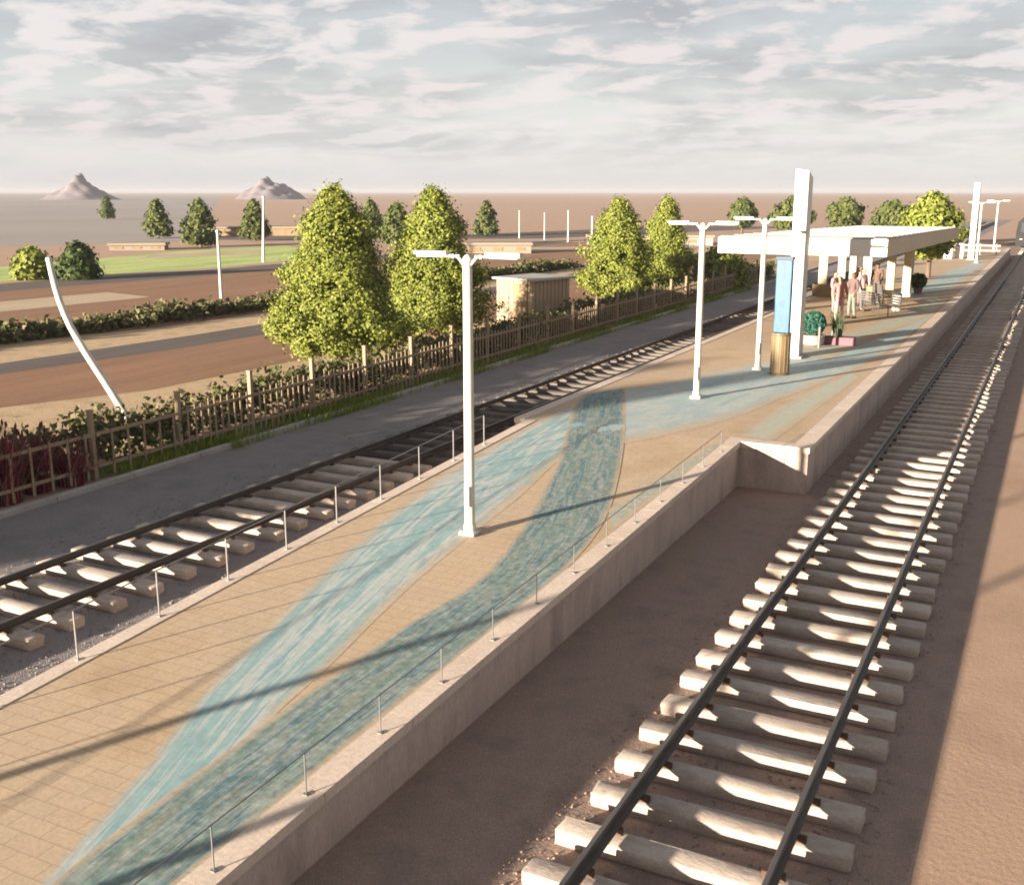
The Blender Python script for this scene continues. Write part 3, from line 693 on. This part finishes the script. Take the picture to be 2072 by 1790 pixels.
# ------------------------------------------------------------------ people under the shelter
def skin_mesh(name, joints, edges, m, parent, sub=2, root=0):
    """joints: list of ((x,y,z), rx, ry); grown with a Skin modifier"""
    me = bpy.data.meshes.new(name); me.from_pydata([j[0] for j in joints], edges, []); me.update()
    o = link(name, me, m, parent)
    sk = o.modifiers.new('skin', 'SKIN'); sk.use_smooth_shade = True
    for i, j in enumerate(joints):
        v = me.skin_vertices[0].data[i]; v.radius = (j[1], j[2] if len(j) > 2 else j[1]); v.use_root = (i == root)
    ss = o.modifiers.new('sub', 'SUBSURF'); ss.levels = sub; ss.render_levels = sub
    return o
SKIN = [mat('skin_light', [(0.45, 0.27, 0.19)], rough=0.6), mat('skin_brown', [(0.17, 0.09, 0.055)], rough=0.6)]
def cloth(c, nm): return mat(nm, [tuple(x*.88 for x in c), tuple(min(1, x*1.1) for x in c)], 6, 5, 0.85, bump=0.2, bscale=14)
HAIR = mat('dark_hair', [(0.02, 0.014, 0.01), (0.035, 0.025, 0.018)], 20, 4, 0.5)
SHOE = mat('dark_shoe', [(0.035, 0.03, 0.028)], rough=0.5)
EYE = mat('eye_dark', [(0.03, 0.02, 0.015)], rough=0.3)
def person(label, loc, rz, H, top, bottom, skin, armpose=0.0, stride=0.08, long_hair=False, coat=False):
    t = thing('person', label, 'person', loc, rz, 'people waiting under the shelter')
    s = H/1.75
    def v(x, y, z): return (x*s, y*s, z*s)
    # -------- body: one continuous skin (head, torso, limbs, hands with fingers)
    J = []; E = []
    def add(p, r, prev=None, r2=None):
        J.append((v(*p), r*s, (r2 or r)*s)); i = len(J)-1
        if prev is not None: E.append((prev, i))
        return i
    pel = add((0, 0, .96), .135, None, .10); ab = add((0, .005, 1.12), .12, pel, .09); ch = add((0, .01, 1.32), .15, ab, .105)
    nb = add((0, .01, 1.47), .062, ch); nk = add((0, -.005, 1.53), .054, nb); hd = add((0, -.015, 1.62), .078, nk, .092); tp = add((0, -.01, 1.70), .072, hd, .085)
    ns = add((0, -.105, 1.615), .016, hd)
    for sx in (-1, 1):
        add((sx*.088, -.005, 1.62), .018, hd)
        sh_ = add((sx*.19, .01, 1.42), .062, ch); sw = armpose if sx > 0 else armpose*.4
        el = add((sx*.245, .03-.10*sw, 1.15), .043, sh_); wr = add((sx*.25, -.05-.28*sw, .93+.17*sw), .029, el)
        pm = add((sx*.25, -.065-.33*sw, .86+.16*sw), .032, wr, .022)
        for q in range(4):
            ky = -.03+.02*q; ln = (.062, .075, .07, .052)[q]
            f1 = add((sx*(.252-.004*q), -.065-.35*sw+ky, .81+.15*sw), .009, pm)
            add((sx*(.245), -.068-.36*sw+ky, .81-ln*.8+.15*sw), .0075, f1)
        th = add((sx*.235, -.105-.34*sw, .845+.16*sw), .010, pm); add((sx*.228, -.118-.35*sw, .80+.16*sw), .008, th)
        hp = add((sx*.092, 0, .90), .088, pel); kn = add((sx*.10, -.02+sx*stride*.3, .50), .058, hp); an = add((sx*.105, .02+sx*stride, .085), .036, kn)
        add((sx*.11, -.11+sx*stride, .04), .035, an)
    skin_mesh('body', J, E, SKIN[skin], t, 2)
    for sx in (-1, 1):
        MB().lathe([(.004, -.010), (.011, 0), (.004, .010)], seg=8).build('eye', EYE, t).location = v(sx*.033, -.093, 1.645)
    MB().box(v(0, -.098, 1.575), (.045*s, .012*s, .010*s), bevel=.003).build('mouth', SKIN[1], t)
    # -------- hair
    hj = [(v(0, .0, 1.70), .088*s, .098*s), (v(0, .03, 1.655), .092*s, .085*s)]; he = [(0, 1)]
    if long_hair:
        hj += [(v(0, .065, 1.55), .085*s, .05*s), (v(0, .08, 1.40), .08*s, .035*s)]; he += [(1, 2), (2, 3)]
    skin_mesh('hair', hj, he, HAIR, t, 2)
    # -------- top with sleeves
    J.clear(); E.clear()
    lo = .62 if coat else .90
    c0 = add((0, .0, 1.13), .14, None, .11); c1 = add((0, .01, 1.34), .165, c0, .12); add((0, .012, 1.455), .085, c1, .075)
    h0 = add((0, 0, .95), .158, c0, .125); add((0, 0, lo), .165 if coat else .15, h0, .13)
    for sx in (-1, 1):
        sw = armpose if sx > 0 else armpose*.4
        a1 = add((sx*.19, .01, 1.42), .075, c1); a2 = add((sx*.247, .03-.10*sw, 1.15), .058, a1); add((sx*.251, -.04-.26*sw, .95+.165*sw), .045, a2)
    skin_mesh('top', J, E, top, t, 2)
    # -------- trousers
    J.clear(); E.clear()
    p0_ = add((0, 0, .95), .142, None, .112); add((0, 0, 1.02), .135, p0_, .105)
    for sx in (-1, 1):
        a1 = add((sx*.092, 0, .86), .10, p0_); a2 = add((sx*.10, -.02+sx*stride*.3, .50), .075, a1); add((sx*.105, .02+sx*stride, .10), .06, a2)
    skin_mesh('trousers', J, E, bottom, t, 2)
    for sx in (-1, 1):
        sh2 = MB().box(v(sx*.11, -.05+sx*stride, .045), (.092*s, .27*s, .085*s), bevel=.03*s); sh2.build('shoe', SHOE, t, True)
    return t
person('person with dark hair in a long pink coat and pale trousers, standing nearest', (-7.45, 42.9, .95), R(20), 1.80, cloth((0.36, 0.16, 0.15), 'pink_coat'), cloth((0.40, 0.34, 0.29), 'pale_trousers'), 0, .5, .07, True, True)
person('person in a dusky brown top and grey green trousers behind the pink coat', (-7.25, 44.6, .95), R(-35), 1.86, cloth((0.13, 0.09, 0.085), 'dusky_top'), cloth((0.15, 0.165, 0.135), 'grey_green_trousers'), 1, .3, .05)
person('person in a white and rose top with dark trousers by the benches', (-7.35, 47.6, .95), R(60), 1.82, cloth((0.42, 0.27, 0.26), 'rose_top'), cloth((0.12, 0.11, 0.11), 'dark_trousers'), 0, .2, .10, True)
person('person in a brown jacket standing behind the grey benches', (-7.35, 51.6, .95), R(-10), 1.78, cloth((0.12, 0.075, 0.055), 'brown_jacket'), cloth((0.10, 0.095, 0.09), 'slate_trousers'), 1, .6, .05)

person('person in a pale pink jacket and grey trousers, leftmost under the shelter', (-8.25, 46.2, .95), R(75), 1.74, cloth((0.40, 0.25, 0.24), 'pale_pink_jacket'), cloth((0.18, 0.175, 0.17), 'grey_trousers'), 0, .4, .06, True)
person('person in a cream coat beside the farther grey bench', (-7.75, 49.6, .95), R(-70), 1.80, cloth((0.42, 0.36, 0.28), 'cream_coat'), cloth((0.16, 0.12, 0.10), 'umber_trousers'), 1, .2, .04, False, True)

# ------------------------------------------------------------------ fence, kerb, hedge, grass, red plants
KX = -17.1
k = MB(); y = -20
while y < 140:
    k.box((KX, y+1.0, 0.05), (0.16, 1.985, 0.12), bevel=0.012); y += 2.0
tag(k.build('kerb', M['kerb']), kind='structure')
FX = -17.62
fn = thing('picket_fence', 'weathered picket fence with tall posts in front of the hedge', 'fence', (FX, 0, 0))
rf = random.Random(8)
fy = [8.0+2.5*i for i in range(26)]

for i, y in enumerate(fy):
    h = 1.52 + rf.uniform(-.06, .08)
    b = MB().box((0, y, h/2), (0.10, 0.10, h), bevel=0.008); b.box((0, y, h+.014), (0.13, 0.13, .028), bevel=.005)
    b.build('post', M['wood'], fn)
    if i+1 < len(fy):
        y2 = fy[i+1]
        for z in (.30, .98): MB().box((0.045, (y+y2)/2, z), (.035, 2.38, .07)).build('rail', M['wood'], fn)
        n = 11; pb = MB()
        for q in range(1, n):
            if y < 17 and q % 2: continue
            yy = y + (y2-y)*q/n; ph = (1.12 if y > 17 else .95) + rf.uniform(-.08, .06)
            pb.box((0.075, yy+rf.uniform(-.02, .02), ph/2+.05), (.018, .055, ph), rz=rf.uniform(-.05, .05))
        pb.build('slat', M['wood'], fn)

rng = np.random.default_rng(21)
def foliage_cloud(cl, per, sig, size, rng, **kw):
    c = np.repeat(cl, per, 0) + rng.normal(size=(len(cl)*per, 3))*sig
    return c
hy = rng.uniform(7, 78, 2500)
top = 0.95 + .10*np.sin(hy*.9) + .08*np.sin(hy*2.3+1)
cl = np.c_[-18.62 + rng.normal(0, .34, 2500), hy, np.abs(rng.uniform(.05, 1, 2500))**.7*top*1.02]
pts = foliage_cloud(cl, 16, np.array([.16, .2, .12]), .1, rng); pts[:, 2] = np.abs(pts[:, 2])
hd = thing('hedge', 'long low scruffy olive brown hedge behind the picket fence', 'hedge', (0, 0, 0))
link('foliage', quads_mesh('foliage', pts, .105, rng), M['hedge'], hd)
b = MB()
for y in np.arange(7.5, 78, .8):
    b.tube([(-18.75, y, 0), (-18.75+rng.uniform(-.15, .15), y+rng.uniform(-.2, .2), .5)], [.025, .012], 5)
b.build('stem', M['bark'], hd)
# second hedge across the fields
n2_ = 2200; f = rng.uniform(0, 1, n2_); hx = -38.2 + 3.2*f + rng.normal(0, .45, n2_); hy = 18 + 62*f
cl = np.c_[hx, hy, rng.uniform(0, 1.0, n2_)**.8*(.5+.15*np.sin(hy*.7))]
pts = foliage_cloud(cl, 8, np.array([.2, .25, .15]), .1, rng); pts[:, 2] = np.abs(pts[:, 2])
hd = thing('hedge', 'farther dark hedge between the two brown fields', 'hedge', (0, 0, 0))
link('foliage', quads_mesh('foliage', pts, .17, rng), M['hedge'], hd)
b = MB()
for q in np.linspace(0, 1, 40): b.tube([(-38.2+3.2*q, 18+62*q, 0), (-38.2+3.2*q, 18+62*q, .5)], [.03, .012], 5)
b.build('stem', M['bark'], hd)
# grass along the fence foot
ng = 24000; gy = 16 + 52*rng.uniform(0, 1, ng)**1.25; gx = rng.uniform(-17.95, -17.22, ng)
keep = rng.uniform(0, 1, ng) < (.55+.45*np.sin(gy*1.1+.5*np.sin(gy*.37)))
gx, gy = gx[keep], gy[keep]; hgt = rng.uniform(.10, .30, len(gx)); an = rng.uniform(0, 6.28, len(gx))
wide = (gy > 19) & (rng.uniform(0, 1, len(gx)) < .5); gx = np.where(wide, rng.uniform(-17.4, -16.85, len(gx)), gx)
lx, ly = rng.normal(0, .05, (2, len(gx))); w_ = .016
vs = np.stack([np.c_[gx-w_*np.cos(an), gy-w_*np.sin(an), 0*gx], np.c_[gx+w_*np.cos(an), gy+w_*np.sin(an), 0*gx],
               np.c_[gx+lx+.004, gy+ly, hgt], np.c_[gx+lx-.004, gy+ly, hgt]], 1).reshape(-1, 3)
me = bpy.data.meshes.new('grass'); me.vertices.add(len(vs)); me.vertices.foreach_set('co', vs.ravel())
me.loops.add(len(vs)); me.loops.foreach_set('vertex_index', np.arange(len(vs))); me.polygons.add(len(gx)); me.polygons.foreach_set('loop_start', np.arange(0, len(vs), 4)); me.update(calc_edges=True)
tag(link('grass', me, M['grass']), 'strip of short green grass at the foot of the fence', 'grass', kind='stuff')
sheet('grass_verge', [(-18.4, 13), (-17.2, 17), (-17.2, 80), (-18.4, 80)], mat('grass_soil', [(0.07, 0.085, 0.025), (0.13, 0.15, 0.04), (0.12, 0.095, 0.05)], 1.2, 6, .95, fine=(20, .3)), 0.007)
# burgundy grasses
RL = ['burgundy ornamental grass at the left frame edge before the kerb', 'burgundy ornamental grass, second clump from the left frame edge',
      'tall burgundy ornamental grass in the middle of the red clumps', 'burgundy ornamental grass with pale tips nearest the first whole fence post',
      'smallest burgundy grass clump, last before the green grass', 'burgundy ornamental grass behind the others against the hedge']
for i, (x, y, h) in enumerate(((-17.75, 11.9, 1.0), (-17.95, 12.7, 1.15), (-17.8, 13.5, 1.25), (-17.95, 14.3, 1.1), (-17.75, 15.0, .85), (-18.35, 13.3, 1.2))):
    t = thing('ornamental_grass', RL[i], 'ornamental grass', (x, y, 0), rng.uniform(0, 6), 'burgundy ornamental grasses by the fence')
    link('blades', blades(230, .26, h*1.15, .7, .04, rng), M['red'], t)
    b = MB()
    for q in range(9):
        a_ = rng.uniform(0, 6.28); ln = rng.uniform(.1, .35); hh = h*rng.uniform(.95, 1.25)
        p = [(.05*math.cos(a_), .05*math.sin(a_), 0), (ln*.4*math.cos(a_), ln*.4*math.sin(a_), hh*.6), (ln*math.cos(a_), ln*math.sin(a_), hh)]
        b.tube(p, [.008, .007, .006], 5); d = Vector(p[2])
        b.tube([d, d+Vector((.02*math.cos(a_), .02*math.sin(a_), .07)), d+Vector((.03*math.cos(a_), .03*math.sin(a_), .14))], [.012, .026, .006], 6)
    b.build('seed_head', mat('dark_seed', [(.05, .02, .02), (.10, .045, .035)], 8, 3, .8), t)

# ------------------------------------------------------------------ leaning pole behind the hedge
t = thing('leaning_pole', 'tall white pole bent and leaning left behind the hedge', 'pole', (-19.42, 18.52, 0))
B0 = Vector((0, 0, 0)); tilt = Vector((-1.62, -.78, 0))
pp = []
for q in range(15):
    f = q/14; pp.append(B0 + tilt*(f*1.0 + .13*math.sin(f*math.pi) - .05*math.sin(2*math.pi*f)) + Vector((0, 0, 4.36*f)))
MB().tube(pp, [.10-.028*(q/14) for q in range(15)], 14).build('shaft', M['white'], t, True)
MB().tube([pp[-1]+Vector((0, 0, -.02)), pp[-1]+Vector((-.02, -.01, .05))], [.085, .06], 14).build('cap', M['white'], t, True)
MB().lathe([(.2, 0), (.2, .03), (.13, .05), (.11, .2)], seg=16).build('base', M['white'], t, True)

# ------------------------------------------------------------------ trees
def conifer(label, loc, H, Wd, seed, n_cl, per, leaf, sig, m, trunk_h=.12, group='conifers beyond the fence', cat_='tree', prof=None, name='conifer_tree'):
    rng = np.random.default_rng(seed)
    t = thing(name, label, cat_, loc, rng.uniform(0, 6.28), group)
    z0 = H*trunk_h
    b = MB(); b.tube([(0, 0, -.05), (.02, 0, z0), (0, .03, H*.5), (0, 0, H*.93)], [Wd*.052, Wd*.042, Wd*.025, .01], 9)
    for _ in range(26):
        f = rng.uniform(.03, .8); a_ = rng.uniform(0, 6.28); z = z0+f*(H-z0); r = Wd*.42*(1-f)
        b.tube([(0, 0, z), (r*.5*math.cos(a_), r*.5*math.sin(a_), z+.1*H*.12), (r*math.cos(a_), r*math.sin(a_), z-.02*H)], [Wd*.014, Wd*.009, .006], 5)
    b.build('trunk', M['bark'], t, True)
    f = rng.uniform(0, 1, n_cl)**1.15
    pr = prof or (lambda f: np.interp(f, [0, .05, .16, .35, .55, .78, .92, 1], [.68, .95, 1.0, .88, .71, .48, .22, .03]))
    lob = 1+.16*np.sin(f*19+rng.uniform(0, 6))+rng.normal(0, .07, n_cl)
    a_ = rng.uniform(0, 6.28, n_cl)
    lob *= 1+.13*np.sin(3*a_+f*9+rng.uniform(0, 6))
    rr = pr(f)*lob*(Wd/2)*np.sqrt(rng.uniform(.22, 1.0, n_cl))
    cl = np.c_[rr*np.cos(a_), rr*np.sin(a_), z0+f*(H-z0)*.985 - .05*rr]
    pts = foliage_cloud(cl, per, np.array([sig, sig, sig*1.15]), leaf, rng)
    pts[:, 2] = np.clip(pts[:, 2], z0*.55, None)
    cc = np.repeat(cl, per, 0); rad = np.hypot(cc[:, 0], cc[:, 1])[:, None] + 1e-6
    o_ = np.c_[cc[:, :2]/rad, np.full(len(cc), .35)]
    o_ += .9*(pts-cc)/max(sig, 1e-3)*.6                # each clump bulges
    o_ /= np.linalg.norm(o_, axis=1)[:, None]
    link('crown', quads_mesh('crown', pts, leaf, rng, out=o_), m, t)
    return t
conifer('largest conifer with dense bright crown behind the fence', (-21.2, 29.2, 0), 5.85, 4.2, 1, 700, 110, .072, .16, M['leaf'], .15)
conifer('second largest conifer, directly behind the nearest lamp post', (-22.3, 37.3, 0), 5.8, 4.1, 2, 600, 105, .078, .17, M['leaf'])
conifer('medium conifer beyond the fence, right of the beige hut', (-21.4, 55.2, 0), 5.35, 4.0, 3, 500, 80, .09, .17, M['leaf'])
conifer('slim conifer half behind the medium one, left of the second lamp post', (-21.2, 62.6, 0), 5.35, 3.1, 4, 440, 80, .09, .16, M['leaf'])
conifer('conifer outside the view whose spire throws the long narrow shadow on the aqua paint', (-19.3, 4.0, 0), 5.7, 2.0, 71, 300, 30, .16, .17, M['leaf'])
conifer('short conifer by the hedge shading the left-hand track', (-21.0, 2.0, 0), 4.7, 4.2, 72, 260, 30, .16, .17, M['leaf'])
conifer('short conifer by the hedge, the farther of the two shading the left-hand track', (-21.0, 7.0, 0), 4.7, 4.2, 73, 260, 30, .16, .17, M['leaf'])
FAR = [  # px-free list: label, x, y, height, width
 ('tiny dark conifer at the edge of the grey plain', -189, 176, 4.6, 3.0),
 ('distant slim conifer right of the dark tiny one', -105, 106, 4.7, 3.4),
 ('distant conifer with broad crown left of the thin white field pole', -84, 91, 4.9, 3.7),
 ('distant conifer left of the bent field lamp', -89, 106, 4.7, 3.2),
 ('distant small conifer just left of the largest conifer', -80, 118, 4.6, 3.6),
 ('distant conifer between the two big conifers', -65, 101, 4.5, 3.5),
 ('distant slim conifer right of the second big conifer', -70, 131, 4.5, 3.0)]
for i, (lb, x, y, h, wd) in enumerate(FAR):
    conifer(lb, (x, y, 0), h, wd, 30+i, 150, 20, .3, .2, M['leaf_far'], group='distant conifers')
rprof = lambda f: np.interp(f, [0, .12, .35, .6, .85, 1], [.45, .85, 1, .95, .62, .1])
def round_tree(label, loc, H, Wd, seed, n_cl=260, per=26, leaf=.2, m='leaf', th=.3, group='round trees behind the shelter'):
    return conifer(label, loc, H, Wd, seed, n_cl, per, leaf, .2, M[m], th, group, 'tree', rprof, 'round_tree')
round_tree('round-headed tree standing on the platform just past the shelter', (-6.9, 68.5, .95), 4.55, 3.0, 50, 420, 30, .17, 'leaf', .36)
round_tree('green leafy tree beyond the shelter, left of the white pylon', (-33, 150, 0), 4.9, 5.5, 51, m='leaf_far', leaf=.35)
round_tree('green leafy tree beyond the shelter, touching the white pylon', (-26, 150, 0), 4.8, 4.6, 52, m='leaf_far', leaf=.35)
round_tree('leafy tree above the shelter roof, right of the white pylon', (-17.2, 128, 0), 4.6, 4.6, 53, m='leaf_far', leaf=.32)
round_tree('leafy tree above the middle of the shelter roof', (-13.4, 122, 0), 4.5, 4.2, 54, m='leaf_far', leaf=.32)
round_tree('pale small tree at the far left of the shelter trees', (-42, 158, 0), 4.6, 3.6, 55, m='leaf_far', leaf=.35)
bprof = lambda f: np.interp(f, [0, .2, .5, .8, 1], [.8, 1, .95, .7, .15])
def bush(label, loc, H, Wd, seed, m, leaf=.16):
    return conifer(label, loc, H, Wd, seed, 260, 24, leaf, .2, M[m], .06, 'bushes', 'bush', bprof, 'bush')
bush('yellow green bush on the lawn, left of the leaning pole top', (-63.5, 52.0, 0), 1.75, 2.4, 60, 'leaf', .22)
bush('dark rounded bush on the lawn, right of the leaning pole top', (-60.6, 53.5, 0), 2.1, 2.3, 61, 'leaf_dark', .22)
bush('bright green bush beneath the left end of the shelter fascia', (-18.9, 66, 0), 2.3, 3.2, 62, 'leaf', .18)

# ------------------------------------------------------------------ hut, far roofs, poles
t = thing('hut', 'beige corrugated hut with grey flat roof behind the hedge', 'hut', (-21.6, 45.0, 0), R(-14))
b = MB().box((0, 0, 1.0), (2.2, 2.6, 2.0))
for q in range(9): b.box((1.11, -1.1+q*.275, 1.0), (.05, .12, 1.96)); 
for q in range(8): b.box((-.98+q*.28, -1.31, 1.0), (.12, .05, 1.96))
b.build('wall', M['kiosk'], t)
MB().box((.05, 0, 2.06), (2.6, 3.0, .10), bevel=.02).build('roof', M['kerb'], t)
MB().box((.35, -1.345, .95), (.8, .04, 1.8), bevel=.01).build('door', M['brown'], t)
def shed(label, loc, rz, d, m):
    t = thing('shed', label, 'shed', loc, rz, 'low pale sheds in the distance')
    MB().box((0, 0, d[2]/2), (d[0], d[1], d[2])).build('wall', M[m], t)
    b = MB().prism([(-d[0]/2-.2, d[2]), (d[0]/2+.2, d[2]), (d[0]/2+.1, d[2]+.25), (-d[0]/2-.1, d[2]+.25)], -d[1]/2-.2, d[1]/2+.2); b.build('roof', M['shed'], t)
    for q in range(3): MB().box((-d[0]/3+q*d[0]/3, -d[1]/2-.02, d[2]*.55), (.9, .05, d[2]*.4)).build('window', M['brown'], t)
shed('long low pale shed right of the nearest lamp head', (-50, 96, 0), R(28), (6.5, 3, .8), 'shed')
shed('low pale shed far left beyond the lawn', (-86, 84, 0), R(35), (5.5, 2.5, .5), 'shed')
shed('dark low shed beyond the lawn, under the distant conifers', (-98, 120, 0), R(30), (22, 3, 1.0), 'brown')
shed('low grey shed in the distance between pole pair and conifer', (-42, 118, 0), R(25), (14, 3, .9), 'roof')
def pole(label, loc, h, r=.07, arm=0, lean=0.0):
    t = thing('pole', label, 'pole', loc, 0, 'thin pale poles in the fields')
    MB().tube([(0, 0, 0), (lean*.3, 0, h*.35), (lean, 0, h)], [r*1.2, r, r*.8], 8).build('shaft', M['white'], t, True)
    if arm:
        MB().tube([(lean-arm, 0, h-.1), (lean+arm, 0, h-.1)], r*.5, 6).build('crossarm', M['white'], t, True)
    else:
        MB().lathe([(r*1.2, 0), (r*1.3, .1), (.01, .16)], (lean, 0, h), 8).build('cap', M['white'], t, True)
pole('thin white pole in the second brown field', (-42.3, 47.2, 0), 3.7, .085)
pole('bent pale lamp pole beside the lawn', (-61.2, 73.8, 0), 5.4, .11, 0, .35)
pole('pale pole beyond the pale shed', (-53, 120, 0), 3.6, .09)
pole('pale pole left of the medium conifer, with cross arm', (-42, 101, 0), 3.4, .09)
pole('faint pole farthest right of the two big conifers', (-63, 127, 0), 3.4, .08)
pole('faint thin pole next to the faint farthest one', (-58, 124, 0), 3.2, .07)

# ------------------------------------------------------------------ platform end: barrier, cabinets, train
t = thing('barrier', 'low grey barrier across the far end of the platform', 'barrier', (-6.4, 95, .95))
for q in range(4): MB().box((-1.8+1.2*q, 0, .45), (.08, .08, .9)).build('post', M['steel'], t)
b = MB()
for z in (.35, .75): b.box((0, -.055, z), (4.2, .03, .16))
b.build('rail', M['steel'], t)
for i, (x, y) in enumerate(((-7.6, 88.5), (-6.9, 89.5))):
    t = thing('cabinet', ['pale equipment cabinet past the round-headed tree', 'pale equipment cabinet next to the barrier'][i], 'cabinet', (x, y, .95), 0, 'pale equipment cabinets')
    MB().box((0, 0, .55), (.6, .45, 1.1), bevel=.02).build('body', M['fascia'], t)
    MB().box((0, 0, 1.125), (.68, .53, .05), bevel=.01).build('lid', M['steel'], t)
    MB().box((.12, -.235, .55), (.03, .02, .16)).build('handle', M['darksteel'], t)
t = thing('train', 'dark train standing far away on the right-hand track', 'train', (-2.45, 112, 0))
b = MB(); prof = [(-1.4, .95), (1.4, .95), (1.45, 2.2), (1.32, 3.2), (.9, 3.62), (-.9, 3.62), (-1.32, 3.2), (-1.45, 2.2)]
b.prism(prof, 0, 40); b.build('body', M['train'], t)
MB().box((0, -.02, 2.65), (2.1, .06, .9), bevel=.02).build('windscreen', M['glass'], t)
for s in (-1, 1): MB().lathe([(.14, -.03), (.14, .03)], seg=12).build('headlight', M['lens'], t).location = (s*.95, -.04, 1.6)
b = MB()
for yy in (3, 5.5, 33, 36):
    for s in (-1, 1): b.lathe([(.42, -.06), (.42, .06)], seg=16)
b = MB()
for yy in (3, 5.5, 33, 36):
    for s in (-1, 1): b.tube([(s*.70, yy, .835), (s*.80, yy, .835)], .42, 16)
b.build('wheel', M['darksteel'], t)
MB().box((0, 20, .7), (1.9, 38, .5)).build('underframe', M['darksteel'], t)

# ------------------------------------------------------------------ haze
hz = bpy.data.materials.new('haze'); hz.use_nodes = True; t_ = hz.node_tree; t_.nodes.remove(t_.nodes['Principled BSDF'])
pv = N('ShaderNodeVolumePrincipled', t_); pv.inputs['Color'].default_value = (0.50, 0.51, 0.55, 1); pv.inputs['Density'].default_value = 0.00022
t_.links.new(pv.outputs[0], t_.nodes['Material Output'].inputs['Volume'])
tag(MB().box((0, 0, 10), (18400, 18400, 22)).build('haze', hz), kind='stuff')
